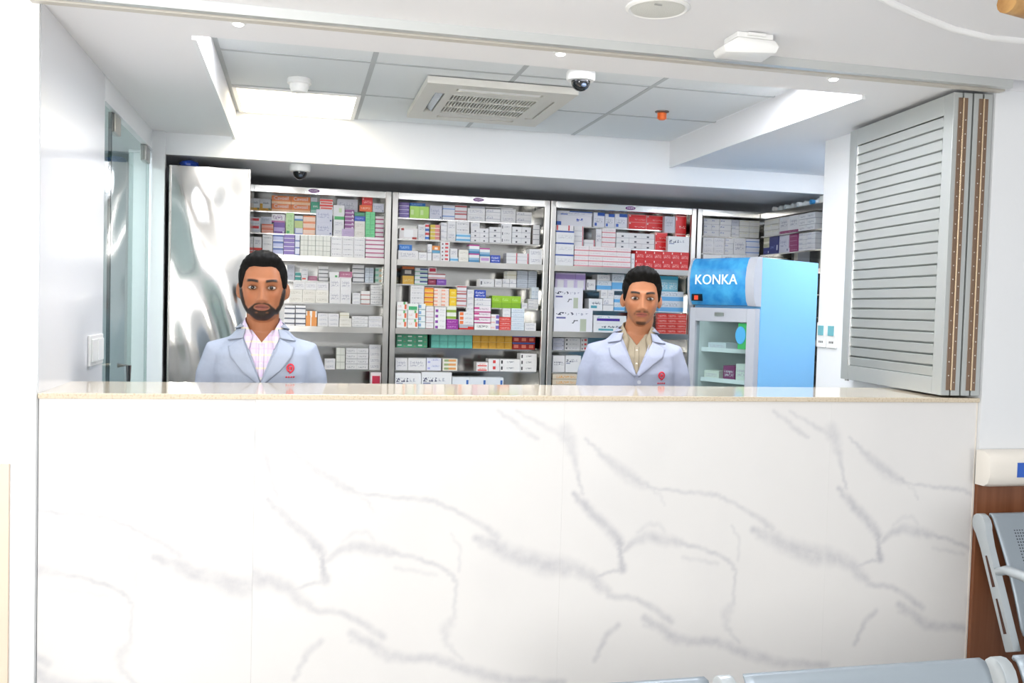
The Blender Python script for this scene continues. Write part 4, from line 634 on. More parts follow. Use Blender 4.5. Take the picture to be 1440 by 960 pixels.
def boxes():
    used = {}; jobs = []
    for zk, rk, tier, rows in BOXES:
        TZ = T4 if rk > 3 else TZ0
        ox, oy, sc = ZOOM[zk]; off = TOFF[tier-1]; tz = TZ[tier-1]
        placed = []
        for (x0, y0, x1, y1, nc, nr, sty, desc) in sorted(rows, key=lambda r: -r[3]):
            p0, p1, q0, q1 = ox+x0/sc, ox+x1/sc, oy+y0/sc, oy+y1/sc; pc, qc = (p0+p1)/2, (q0+q1)/2
            if rk < 5:
                pl = YR+off; a, b = inv(p0, qc, 1, pl).x, inv(p1, qc, 1, pl).x
                lo_, hi_ = RK[rk-1]+.041, (RK[rk]-.041 if rk < 4 else XE+off-.012)
                a, b = max(a, lo_), min(b, hi_); zb, zt = inv(pc, q1, 1, pl).z, inv(pc, q0, 1, pl).z
            else:
                pl = XE+.02; a, b = inv(p0, qc, 0, pl).y, inv(p1, qc, 0, pl).y
                a, b = min(a, YR-.02), max(b, 1.96); a, b = b, a; zb, zt = inv(pc, q1, 0, pl).z, inv(pc, q0, 0, pl).z
            # rest on the shelf or on the box below
            best = None
            for (c, d, top) in placed:
                ov = min(b, d)-max(a, c)
                if ov > .12*min(b-a, d-c) and abs(top-zb) < .035 and top > tz+.01: best = top if best is None else max(best, top)
            z0 = (best if best is not None else tz)+.0003
            if best is None and zb > tz+.05: pass
            z1 = max(zt, z0+.012)
            lim = (ZR-.045) if tier <= 1 else 9
            z1 = min(z1, lim)
            dep = .11 if off > .1 else .10
            # does the pile rise in front of the step above it?
            if tier-1 > 0 and (tier-1) % 3 and z1 > TZ[tier-2]-.009: dep = TOFF[tier-2]-off-.022
            if (tier-1) % 3 == 2 and z1 > TZ[tier-2]-.009: dep = .036
            if tier == 9 and z1 > TZ[7]-.009: dep = .036
            if (tier-1) % 3 == 2 and z1 <= TZ[tier-2]-.009: dep = .10
            if rk == 5: lim5 = (TZ[tier-2]-.010) if tier > 1 else ZR-.056; dep = .10; z1 = lim5 if z1 > lim5-.055 else z1
            if (tier-1) % 3 == 0 and tier > 1 and z1 > TZ[tier-2]-.014: z1 = TZ[tier-2]-.014
            placed.append((a, b, z1))
            label = f'{desc}, {TN[tier-1]}, {RN[rk]}'
            assert label not in used, label; used[label] = 1
            w, h = (b-a)/nc, (z1-z0)/nr
            jobs.append((w, h, dep, z0, a, nc, nr, sty, label, rk, pl, tier))
    # the largest ~300 as objects of their own, the many small ones joined
    jobs.sort(key=lambda j: -j[0]*j[1]); n = 0; rest = {'v': [], 'f': [], 'uv': [], 'mi': [], 'mats': []}
    UV8 = [(0,0,0),(1,0,0),(1,1,0),(0,1,0),(0,0,1),(1,0,1),(1,1,1),(0,1,1)]
    for (w, h, dep, z0, a, nc, nr, sty, label, rk, pl, tier) in jobs:
        big = w*h > .011; nm = 'medicine_carton' if big else 'medicine_box'; g = .0007
        mb = MB().box(-w/2+g, w/2-g, 0, dep, .0002, h-.0004); m = printed('print_'+sty, *STY[sty])
        single = big or n + nc*nr <= 300
        if single:
            me = bpy.data.meshes.new(nm); me.from_pydata(mb.v, [], mb.f); me.materials.append(m)
            at = me.attributes.new('face_uv', 'FLOAT_VECTOR', 'POINT'); at.data.foreach_set('vector', np.array(UV8, dtype=np.float32).ravel())
            if not big: n += nc*nr
        elif m not in rest['mats']: rest['mats'].append(m)
        for i in range(nc):
            for j in range(nr):
                jit = random.uniform(0, .006); cx = a+w*(i+.5)
                loc = (cx, pl+jit, z0+j*h) if rk < 5 else (pl+jit, cx, z0+j*h)
                if not single:
                    k = len(rest['v'])
                    rest['v'] += [(loc[0]+v[0], loc[1]+v[1], loc[2]+v[2]) if rk < 5 else (loc[0]+v[1], loc[1]-v[0], loc[2]+v[2]) for v in mb.v]
                    rest['f'] += [tuple(q+k for q in f) for f in mb.f]; rest['uv'] += UV8; rest['mi'] += [rest['mats'].index(m)]*6
                    continue
                o = bpy.data.objects.new(nm, me); COL.objects.link(o); o.location = loc
                if rk == 5: o.rotation_euler[2] = -math.pi/2
                UPW = ['lowest', 'second up', 'third up', 'fourth up', 'fifth up']; CW = ['column one', 'column two', 'column three', 'column four', 'column five', 'column six']
                suf = ('' if nr == 1 else ', topmost' if j == nr-1 else ', '+UPW[j])+('' if nc == 1 else ', '+CW[i]); lab1 = label+suf if len((label+suf).split()) <= 16 else label
                tag(o, lab1, 'carton' if big else 'medicine box', label if nc*nr > 1 else f'medicine boxes on the {TN[tier-1]} of the {RN[rk]}')
                NBOX[0] += 1
                if sty == 'orangebox':
                    text('print', 'Cavosil', .030, Matrix.Translation((0, -.0006, h*.70)) @ FRONT, mat('print_white', 'fbe8d4', .5), o, .0002)
    me = bpy.data.meshes.new('small_medicine_boxes'); me.from_pydata(rest['v'], [], rest['f'])
    for m in rest['mats']: me.materials.append(m)
    me.polygons.foreach_set('material_index', rest['mi'])
    at = me.attributes.new('face_uv', 'FLOAT_VECTOR', 'POINT'); at.data.foreach_set('vector', np.array(rest['uv'], dtype=np.float32).ravel())
    o = bpy.data.objects.new('small_medicine_boxes', me); COL.objects.link(o); o['kind'] = 'stuff'
    tag(o, 'many small flat medicine boxes piled between the larger ones on the racks', 'medicine boxes')
    print('BOXES', NBOX[0])
boxes()
def rack_top_bottles():
    z = ZR-.0125
    for k, (px, py, capc, lab) in enumerate(((1108, 290, 'f0f0f0', 'white-capped bottle lying furthest back on the side rack'), (1120, 287, 'dfe9ee', 'pale-capped bottle, second from the back on the side rack'), (1132, 284, 'e8eef2', 'pale-capped bottle, third from the back on the side rack'), (1142, 281, '2f8fd0', 'blue-capped bottle lying nearest on the side rack'))):
        y = YR-.10-k*.155; xb = XE+.03
        q = root('bottle', (xb+.06, y, z), lab, 'bottle', 'bottles lying on the side rack')
        mb = MB(); mb.tube([(xb+.035, y, z+.026), (xb+.05, y, z+.026), (xb+.06, y, z+.026), (xb+.15, y, z+.026), (xb+.155, y, z+.026)], [.012, .014, .0255, .0255, .02], 16)
        mb.build('bottle_body', mat('bottle_plastic', 'd9e2e6', .25), q, smooth=True)
        MB().tube([(xb+.01, y, z+.026), (xb+.0345, y, z+.026)], .015, 14).build('cap', mat('cap_'+capc, capc, .35), q, smooth=True)
        MB().tube([(xb+.08, y, z+.026), (xb+.13, y, z+.026)], .0259, 16).build('label_band', mat('label_blue', '7fb0d0', .4), q, smooth=True)
    tag(B('medicine_box', XE+.03, XE+.13, 1.96, 2.07, ZR-.0125, ZR+.035, mat('cream_board', 'ebe9e0', .4)), 'cream box on top of the side rack at its near end', 'medicine box')
rack_top_bottles()

# ------------------------------------------------------------------ fridge (own axes: x along its front, y into it)
def fridge():
    c = inv(1073, 362, 2, 1.85); th = math.radians(29.5); w, dp = .43, .58
    r = root('display_fridge', (c.x, c.y, 0), 'light blue glass-door display fridge with blue lit header', 'fridge', rz=th-math.pi/2)
    blue = mat('sky_blue_paint', '86c8f6', .32); gry = mat('fridge_grey', 'b9bcc4', .4); lin = mat('fridge_liner', 'dfe6e4', .35)
    # shell in panels so that the inside is hollow
    cs = MB(); cs.box(-.03, 0, 0, dp, .08, 1.85); cs.build('side_panel', blue, r, .003)
    B('side_panel', -w, -w+.03, 0, dp, .08, 1.85, blue, r); B('back_panel', -w+.0305, -.0305, dp-.03, dp, .08, 1.85, blue, r)
    B('top_panel', -w+.0305, -.0305, 0, dp-.0305, 1.56, 1.849, blue, r); B('base', -w+.02, -.02, .02, dp-.02, 0, .0795, gry, r); B('floor_panel', -w+.0305, -.0305, 0, dp-.0305, .08, .2, lin, r)
    B('liner', -w+.031, -.031, dp-.036, dp-.0305, .201, 1.559, lin, r)
    for xa in (-w+.0302, -.0352): B('liner', xa, xa+.005, .001, dp-.0365, .201, 1.559, lin, r)
    B('liner', -w+.036, -.036, .001, dp-.0365, 1.552, 1.5595, lin, r)
    B('interior_lamp', -w+.06, -.06, .012, .03, 1.538, 1.5515, mat('fridge_lamp', 'ffffff', .4, emit=('f2fbff', 5)), r)  # glowing strip added to brighten the inside, no lamp seen there
    # header: bulging lit panel between grey end caps
    prof = [(-.001, 1.590), (-.045, 1.592), (-.062, 1.62), (-.072, 1.67), (-.074, 1.73), (-.066, 1.79), (-.048, 1.835), (-.03, 1.85), (-.001, 1.851)]
    hd = MB().prism(prof, 0, -w+.012, -.052)
    # prism(axis 0) takes (y, z)
    m, nt, b = newmat('blue_header_print'); b.inputs['Roughness'].default_value = .25
    tc = nt.nodes.new('ShaderNodeTexCoord'); nz = nt.nodes.new('ShaderNodeTexNoise'); nz.inputs['Scale'].default_value = 14; nz.inputs['Detail'].default_value = 3; nt.links.new(tc.outputs['Object'], nz.inputs['Vector'])
    rp = nt.nodes.new('ShaderNodeValToRGB'); rp.color_ramp.elements[0].color = srgb('1f7fc8'); rp.color_ramp.elements[0].position = .3; rp.color_ramp.elements[1].color = srgb('4fb4e6'); rp.color_ramp.elements[1].position = .72
    nt.links.new(nz.outputs[0], rp.inputs[0]); nt.links.new(rp.outputs[0], b.inputs['Base Color'])
    h = hd.build('header', m, r, smooth=True)
    for xa, xb in ((-.0515, 0), (-w, -w+.0115)):
        MB().prism([(y*1.06-.0015, z+(.003 if z > 1.7 else -.003)) for y, z in prof], 0, xa, xb).build('header_cap', gry, r, smooth=True)
    text('brand_lettering', 'KONKA', .078, Matrix.Translation((-.245, -.0755, 1.728)) @ FRONT @ Matrix.Rotation(0, 4, 'X'), mat('letter_white', 'eaf4fa', .4, emit=('ffffff', .25)), h, .0022, 1.0)
    sw = B('rocker_switch', -w+.03, -w+.095, -.0785, -.062, 1.612, 1.65, BLACKP, r); B('red_key', -w+.05, -w+.075, -.0805, -.0786, 1.618, 1.642, mat('red_rocker', 'b43a24', .4, emit=('ff5030', .6)), sw)
    # door: frame, glass, gasket strip
    d0, d1 = -.05, -.004
    B('door_stile', -.055, -.002, d0, d1, .12, 1.575, gry, r, .004); B('door_stile', -w+.002, -w+.04, d0, d1, .12, 1.575, gry, r, .004)
    B('door_rail', -w+.0405, -.0555, d0, d1, 1.50, 1.575, gry, r, .003); B('door_rail', -w+.0405, -.0555, d0, d1, .12, .2, gry, r, .003)
    B('door_badge', -.26, -.20, d0-.003, d0-.0005, 1.53, 1.55, STEELB, r)
    B('door_glass', -w+.041, -.056, d0+.018, d0+.026, .2005, 1.4995, thin_glass('fridge_glass', 'f2f8f8', 0, 1.4), r)
    st = B('energy_label', -.115, -.058, d0+.0155, d0+.0175, 1.355, 1.495, mat('label_green', '3aa85c', .4), r)
    mb = MB(); mb.prism([(-.098+.032*math.cos(t*math.pi/12), 1.43+.048*math.sin(t*math.pi/12)) for t in range(24)], 1, d0+.012, d0+.0152); mb.build('round_sticker', mat('sticker_blue', '4fa8dc', .4), st)
    for z in (1.34, 1.17, .98, .78, .55, .33):
        sh = MB()
        for k in range(9): sh.box(-w+.0365, -.0365, .03+k*.05, .034+k*.05, z-.004, z)
        sh.box(-w+.0365, -w+.0405, .03, .44, z-.009, z-.004); sh.box(-.0405, -.0365, .03, .44, z-.009, z-.004); sh.box(-w+.0365, -.0365, .024, .03, z-.012, z+.012)
        o = sh.build('wire_shelf', mat('shelf_white_wire', 'e6ecec', .35), r); o['kind'] = 'stuff'
    # stock inside, standing on the shelves
    M = Matrix.Translation((c.x, c.y, 0)) @ Matrix.Rotation(th-math.pi/2, 4, 'Z')
    for (xa, wd, z, hh, col, lab) in ((-.215, .075, 1.17, .085, '8a3f6e', 'plum box inside the display fridge'), (-.135, .07, 1.17, .10, 'dfe6dc', 'pale box inside the fridge beside the plum box'), (-.33, .10, 1.17, .05, 'e2e6da', 'flat cream box inside the fridge at left'),
                                      (-.205, .065, .98, .085, '7f3a66', 'plum box on the lower fridge shelf'), (-.135, .05, .98, .075, 'e0a83c', 'amber box on the lower fridge shelf'), (-.33, .10, .98, .06, 'dde2e4', 'white box on the lower fridge shelf'), (-.3, .12, 1.34, .04, 'd5dde2', 'flat pale box on the upper fridge shelf')):
        o = MB().box(-wd/2, wd/2, 0, .12, 0, hh).build('medicine_box', printed('fridge_'+col, col, [(.1, .9, .3, .7, 'c9c4cc', 't')]), None)
        at = o.data.attributes.new('face_uv', 'FLOAT_VECTOR', 'POINT'); at.data.foreach_set('vector', np.array([(0,0,0),(1,0,0),(1,1,0),(0,1,0),(0,0,1),(1,0,1),(1,1,1),(0,1,1)], dtype=np.float32).ravel())
        o.matrix_world = M @ Matrix.Translation((xa, .04, z+.0003+.0)); o.rotation_euler = (0, 0, th-math.pi/2)
        tag(o, lab, 'medicine box', 'boxes inside the fridge')
fridge()

# ------------------------------------------------------------------ folding louvred shutter stacked at the right
def shutter():
    n0 = Vector((3.118, .004, 0)); f0 = Vector((3.205, .80, 0)); d = f0-n0; Lp = d.length; ang = math.atan2(d.y, d.x)
    r = root('folding_shutter', (n0.x, n0.y, ZC+.004), 'aluminium louvred folding shutter stacked on the counter end', 'shutter', rz=ang)
    # own axes: x from the counter edge into the room, y to the left face (away from wall), z up
    z0, z1 = .004, ZL-.036-ZC-.006
    T = .034
    def panel(y, slats):
        B('stile', 0, .062, y-T, y, z0, z1, ALUD, r, .002); B('stile', Lp-.07, Lp, y-T, y, z0, z1, ALUD, r, .002)
        B('rail', .0625, Lp-.0705, y-T, y, z1-.075, z1, ALUD, r, .002); B('rail', .0625, Lp-.0705, y-T, y, z0, z0+.065, ALUD, r, .002)
        if slats:
            B('inner_bead', Lp-.078, Lp-.0705, y-.004, y+.003, z0+.0655, z1-.0755, mat('bright_bead', 'e8e9e8', .25, .6), r)
            n = 23; a, b = z0+.0655, z1-.0755; h = (b-a)/n
            for i in range(n):
                zz = a+i*h
                MB().prism([(y-.022, zz-h*.1), (y-.016, zz-h*.1), (y-.004, zz+h*.1), (y+.001, zz+h*.86), (y-.002, zz+h*.9), (y-.007, zz+h*.86)], 0, .063, Lp-.0785).build('slat', ALUD, r)
        else:
            B('infill', .0625, Lp-.0705, y-T+.008, y-.008, z0+.0655, z1-.0755, ALUD, r)
    pitch = .0405
    for k in range(4): panel(-k*pitch, k == 0)
    bz = mat('bronze_hinge', '8f7663', .35, .7)
    for k in (0, 2):
        yc = -k*pitch-T-.003
        for s2 in (-1, 1):
            hg = B('hinge_leaf', -.003, -.0004, yc+s2*.004-(.014 if s2 < 0 else 0), yc+s2*.004+(.014 if s2 > 0 else 0), z0+.02, z1-.02, bz, r)
            for i in range(20):
                zz = z0+.05+(z1-z0-.1)*(i+(.5 if s2 > 0 else 0))/20
                MB().ellip((-.0035, yc+s2*.011, zz), (.0018, .0026, .0026), 8, 5).build('rivet', mat('rivet_pale', 'dcd6cc', .35, .5), hg, smooth=True)
        MB().tube([(-.004, yc, z0+.02), (-.004, yc, z1-.02)], .0032, 8).build('hinge_pin', mat('pin_bright', 'e6cfae', .25, .8), r, smooth=True)
    MB().tube([(Lp-.03, -.016, z0-.0075), (Lp-.03, -.016, z0-.0005)], .009, 10).build('floor_bolt', STEELB, r, smooth=True)
shutter()

# ------------------------------------------------------------------ waiting benches
def bench(x0, y0, nseat, pitch, label, lift=0):
    """x0: left end, y0: plane of the backrest tops, facing -y"""
    r = root('waiting_bench', (x0+nseat*pitch/2, y0-.3, 0), label, 'bench', 'perforated steel waiting benches')
    perf, nt, b = newmat('perforated_grey_steel'); b.inputs['Base Color'].default_value = srgb('9aa4ac'); b.inputs['Roughness'].default_value = .38; b.inputs['Metallic'].default_value = .35
    N, Lk = nt.nodes.new, nt.links.new
    tc = N('ShaderNodeAttribute'); tc.attribute_name = 'perf'; sp = N('ShaderNodeSeparateXYZ'); Lk(tc.outputs['Vector'], sp.inputs[0])
    # round holes on a 9 mm grid inside the panel's field
    def frac(o):
        m = N('ShaderNodeMath'); m.operation = 'MULTIPLY'; m.inputs[1].default_value = 1/.011; Lk(o, m.inputs[0]); f = N('ShaderNodeMath'); f.operation = 'FRACT'; Lk(m.outputs[0], f.inputs[0])
        s = N('ShaderNodeMath'); s.operation = 'SUBTRACT'; s.inputs[1].default_value = .5; Lk(f.outputs[0], s.inputs[0]); p = N('ShaderNodeMath'); p.operation = 'POWER'; p.inputs[1].default_value = 2; Lk(s.outputs[0], p.inputs[0]); return p.outputs[0]
    ad = N('ShaderNodeMath'); ad.operation = 'ADD'; Lk(frac(sp.outputs[0]), ad.inputs[0]); Lk(frac(sp.outputs[1]), ad.inputs[1])
    lt = N('ShaderNodeMath'); lt.operation = 'LESS_THAN'; lt.inputs[1].default_value = .075; Lk(ad.outputs[0], lt.inputs[0])
    mu = N('ShaderNodeMath'); mu.operation = 'MULTIPLY'; Lk(lt.outputs[0], mu.inputs[0]); Lk(sp.outputs[2], mu.inputs[1])
    gt = N('ShaderNodeMath'); gt.operation = 'GREATER_THAN'; gt.inputs[1].default_value = .5; Lk(mu.outputs[0], gt.inputs[0])
    mx = N('ShaderNodeMix'); mx.data_type = 'RGBA'; mx.inputs[6].default_value = srgb('9aa4ac'); mx.inputs[7].default_value = srgb('3c4248'); Lk(gt.outputs[0], mx.inputs[0]); Lk(mx.outputs[2], b.inputs['Base Color'])
    fr = mat('bench_frame_paint', 'c3cacd', .3, .55)
    zt = .84
    def sheet(name, prof, xa, xb, fld):
        n = 28; P = []; at = []
        s_ = [0]
        for i in range(1, len(prof)): s_.append(s_[-1]+math.hypot(prof[i][0]-prof[i-1][0], prof[i][1]-prof[i-1][1]))
        mb = MB(); rr = .05
        for i, (yy, zz) in enumerate(prof):
            dtop = min(s_[i], s_[-1]-s_[i]); ins = rr-math.sqrt(max(0, rr*rr-(rr-min(dtop, rr))**2))
            row = []
            for j in range(n+1):
                x = xa+ins+(xb-xa-2*ins)*j/n; row.append((x, yy, zz)); at.append((x, s_[i], 1.0 if (fld[0] < s_[i] < fld[1] and xa+.07 < x < xb-.07) else 0.0))
            P.append(row)
        mb.grid(P); o = mb.build(name, perf, r, smooth='all', fix=False)
        a = o.data.attributes.new('perf', 'FLOAT_VECTOR', 'POINT'); a.data.foreach_set('vector', np.array(at, dtype=np.float32).ravel())
        so = o.modifiers.new('thickness', 'SOLIDIFY'); so.thickness = .006; so.offset = 0
        return o
    for k in range(nseat):
        xa, xb = x0+k*pitch+.038, x0+(k+1)*pitch-.038
        back = [(y0-.004+.012*math.cos(t*.5)-.008, zt-.012+.012*math.sin(t*.5)) for t in range(7)]
        back = [(y0+.018, zt-.03), (y0+.014, zt-.012), (y0+.004, zt-.002), (y0-.008, zt-.004), (y0-.018, zt-.016)] + [(y0-.018-.17*(i/16)-.015*math.sin(i/16*math.pi), zt-.016-.40*(i/16)) for i in range(1, 17)]
        sheet('backrest', back, xa, xb, (.10, .44))
        seat = [(y0-.17, .45), (y0-.19, .435)] + [(y0-.21-.42*(i/12), .43-.03*math.sin(i/12*math.pi)+.02*(i/12)) for i in range(13)] + [(y0-.645, .44), (y0-.65, .42)]
        sheet('seat', seat, xa, xb, (.06, .42))
    for k in range(nseat+1):
        x = x0+k*pitch; th_ = .030
        # cast side frame: paddle head, slotted blade down to the seat
        def rot(t, u): return (y0-.002-t*.40+u*.92, zt-.02-t*.92-u*.40)      # along the blade t, across u
        mb = MB()
        head = [rot(.02+.034*math.cos(a_)*1.25-.0, .0+.034*math.sin(a_)) for a_ in [math.pi*.30+i*math.pi*1.4/10 for i in range(11)]]
        # outline: head arc then the front and rear edges
        outl = head + [rot(.10, -.022), rot(.46, -.022), rot(.46, .022), rot(.10, .022)]
        mb.prism(outl, 0, x-th_/2, x+th_/2); f = mb.build('side_frame', fr, r, .004, smooth=True)
        for (ta, tb) in ((.13, .24), (.28, .40)):
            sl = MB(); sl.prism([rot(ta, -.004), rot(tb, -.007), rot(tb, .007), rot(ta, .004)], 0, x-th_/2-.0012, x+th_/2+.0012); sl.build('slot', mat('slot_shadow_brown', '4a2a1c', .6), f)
        arm = MB(); arm.tube([(x, y0-.10, .655), (x, y0-.14, .672), (x, y0-.22, .672), (x, y0-.44, .66), (x, y0-.50, .645), (x, y0-.525, .61), (x, y0-.53, .5), (x, y0-.50, .42)], [.018, .021, .022, .022, .021, .019, .017, .016], 12, .8)
        arm.build('armrest', fr, r, smooth=True)
    MB().box(x0-.01, x0+nseat*pitch+.01, y0-.42, y0-.34, .345, .395).build('beam', fr, r, .004)
    for k in (0, nseat):
        x = x0+k*pitch+(.12 if k == 0 else -.12)
        lg = MB(); lg.box(x-.03, x+.03, y0-.405, y0-.355, .03, .3445); lg.build('leg', fr, r, .004)
        B('foot', x-.03, x+.03, y0-.66, y0-.08, .0, .0298, fr, r, .006)
    return r
bench(3.205, -.13, 3, .62, 'grey perforated steel bench against the wood-panelled wall')
bench(.955, -1.372, 3, .625, 'grey perforated steel bench in the foreground, cut by the picture edge')

# ------------------------------------------------------------------ people
def smooth(e0, e1, x): t = np.clip((x-e0)/(e1-e0), 0, 1); return t*t*(3-2*t)
def G(x, s): return np.exp(-(x/s)**2)
def head_points(D, P):
    """D: unit directions (n,3) -> head surface, face towards -y, eyes at z = 0"""
    dx, dy, dz = D[:, 0], D[:, 1], D[:, 2]
    hz = np.sqrt(np.clip(1-dz*dz, 1e-9, 1)); cx, cy = dx/hz, dy/hz
    lowr = np.clip(-dz, 0, 1)
    rad = np.where(dz < 0, np.clip(1-np.abs(dz)**2.7, 0, 1)**(1/2.3), np.clip(1-np.abs(dz)**2.2, 0, 1)**(1/2.1))
    full = (np.abs(cx)**2.35+np.abs(cy)**2.35)**(-1/2.35)
    z = .114*dz
    low = smooth(.02, -.115, z)
    wid = P['w']*(1-P['jaw']*low**1.6); fr = .090*(1-.03*low); bk = .100*(1-.42*low)
    x = wid*cx*rad*full; y = np.where(cy < 0, fr, bk)*cy*rad*full
    m = smooth(.1, -.55, cy)                                     # front mask
    ax = np.abs(x)
    d = np.zeros_like(x)
    nz = np.interp(z, [-.062, -.052, -.043, -.02, .0, .012, .02], [0, .013, .029, .019, .011, .006, 0])
    nw = np.interp(z, [-.055, -.045, -.02, .01], [.0155, .0150, .0105, .0095])
    d += nz*np.exp(-(ax/nw)**2.4)
    d += .0075*G(ax-.0145, .0055)*G(z+.046, .006)                  # nostril wings
    d -= .0125*G(ax-.031, .0165)*G(z-.000, .0115)                 # eye sockets
    d += .0055*G(z-.021, .008)*smooth(.062, .045, ax)             # brow
    d += .0035*G(ax-.046, .014)*G(z+.028, .014)                   # cheekbones
    d += .0072*G(ax, .024)*(G(z+.0625, .0048)+1.1*G(z+.0735, .0052))   # lips
    d -= .0045*G(ax, .020)*G(z+.0675, .0022)
    d -= .0030*G(ax, .020)*G(z+.0845, .005)
    d += .0070*G(ax, .020)*G(z+.102, .014)                        # chin
    d += .0025*smooth(.03, .07, z)*G(ax, .05)
    y = y-d*m
    if P.get('beard'):
        bm = beard_mask(x, y, z, P); n = np.sqrt(x*x+y*y)+1e-6
        k = bm*P['beard']; x = x+x/n*k; y = y+y/n*k*.8; z = z-k*.8*smooth(-.09, -.112, z)
    return np.stack([x, y, z], 1)
def beard_mask(x, y, z, P):
    ax = np.abs(x)
    if P['style'] == 'full':
        line = np.interp(ax, [0, .012, .024, .034, .046, .056, .062, .068, .08], [-.0545, -.053, -.0555, -.064, -.074, -.060, -.034, -.005, .012])
        b = smooth(.004, -.004, z-line)
        mouth = smooth(1.15, .95, np.sqrt((ax/.0255)**2+((z+.068)/.0110)**2)); b = b*(1-mouth)
        b = b*smooth(.030, .015, y)
        b = b*(1-.55*smooth(.010, .0, np.abs(ax-.018))*smooth(.006, 0, np.abs(z+.086)))
    else:
        b = .75*G(z+.0555, .0042)*smooth(.030, .022, ax)*smooth(.002, .010, ax) + .55*G(ax-.029, .0045)*G(z+.064, .007)
        b = b + .95*smooth(-.092, -.101, z)*smooth(.026, .016, ax)
        b = b*smooth(.0, -.03, y)
    return np.clip(b, 0, 1)
def sphere_dirs(nu, nv):
    D = []
    for i in range(nv+1):
        ph = math.pi*i/nv
        for j in range(nu):
            t = 2*math.pi*j/nu; D.append((math.sin(ph)*math.cos(t), math.sin(ph)*math.sin(t), -math.cos(ph)))
    return np.array(D)
def sphere_faces(nu, nv): return [(i*nu+j, i*nu+(j+1) % nu, (i+1)*nu+(j+1) % nu, (i+1)*nu+j) for i in range(nv) for j in range(nu)]
def remesh(mb, vox, smooth_it=0):
    me = bpy.data.meshes.new('tmp'); me.from_pydata(mb.v, [], mb.f)
    bm = bmesh.new(); bm.from_mesh(me); bmesh.ops.remove_doubles(bm, verts=bm.verts, dist=1e-5); bmesh.ops.recalc_face_normals(bm, faces=bm.faces); bm.to_mesh(me); bm.free()
    o = bpy.data.objects.new('tmp', me); COL.objects.link(o)
    m = o.modifiers.new('r', 'REMESH'); m.mode = 'VOXEL'; m.voxel_size = vox; m.use_smooth_shade = True
    if smooth_it: sm = o.modifiers.new('s', 'SMOOTH'); sm.iterations = smooth_it; sm.factor = .5
    dg = bpy.context.evaluated_depsgraph_get(); dg.update(); out = bpy.data.meshes.new_from_object(o.evaluated_get(dg))
    bpy.data.objects.remove(o); return out
def skin_material(name):
    m, nt, b = newmat(name); b.inputs['Roughness'].default_value = .44; b.inputs['Specular IOR Level'].default_value = .28
    a = nt.nodes.new('ShaderNodeAttribute'); a.attribute_name = 'tint'; nt.links.new(a.outputs['Color'], b.inputs['Base Color'])
    b.inputs['Subsurface Weight'].default_value = .0; b.inputs['Subsurface Radius'].default_value = (.01, .004, .002); b.inputs['Subsurface Scale'].default_value = .5
    return m
def ringloft(mb, rings, n=40, e=2.4):
    """rings: (z, half width, half depth, y centre)"""
    P = []
    for z, a, b, yc in rings:
        row = []
        for j in range(n):
            t = 2*math.pi*j/n; c, s_ = math.cos(t), math.sin(t)
            row.append((a*math.copysign(abs(c)**(2/e), c), yc+b*math.copysign(abs(s_)**(2/e), s_), z))
        P.append(row)
    k = len(mb.v); mb.grid(P, closed_u=True); mb.f.append(tuple(k+j for j in range(n))[::-1]); mb.f.append(tuple(k+(len(P)-1)*n+j for j in range(n)))
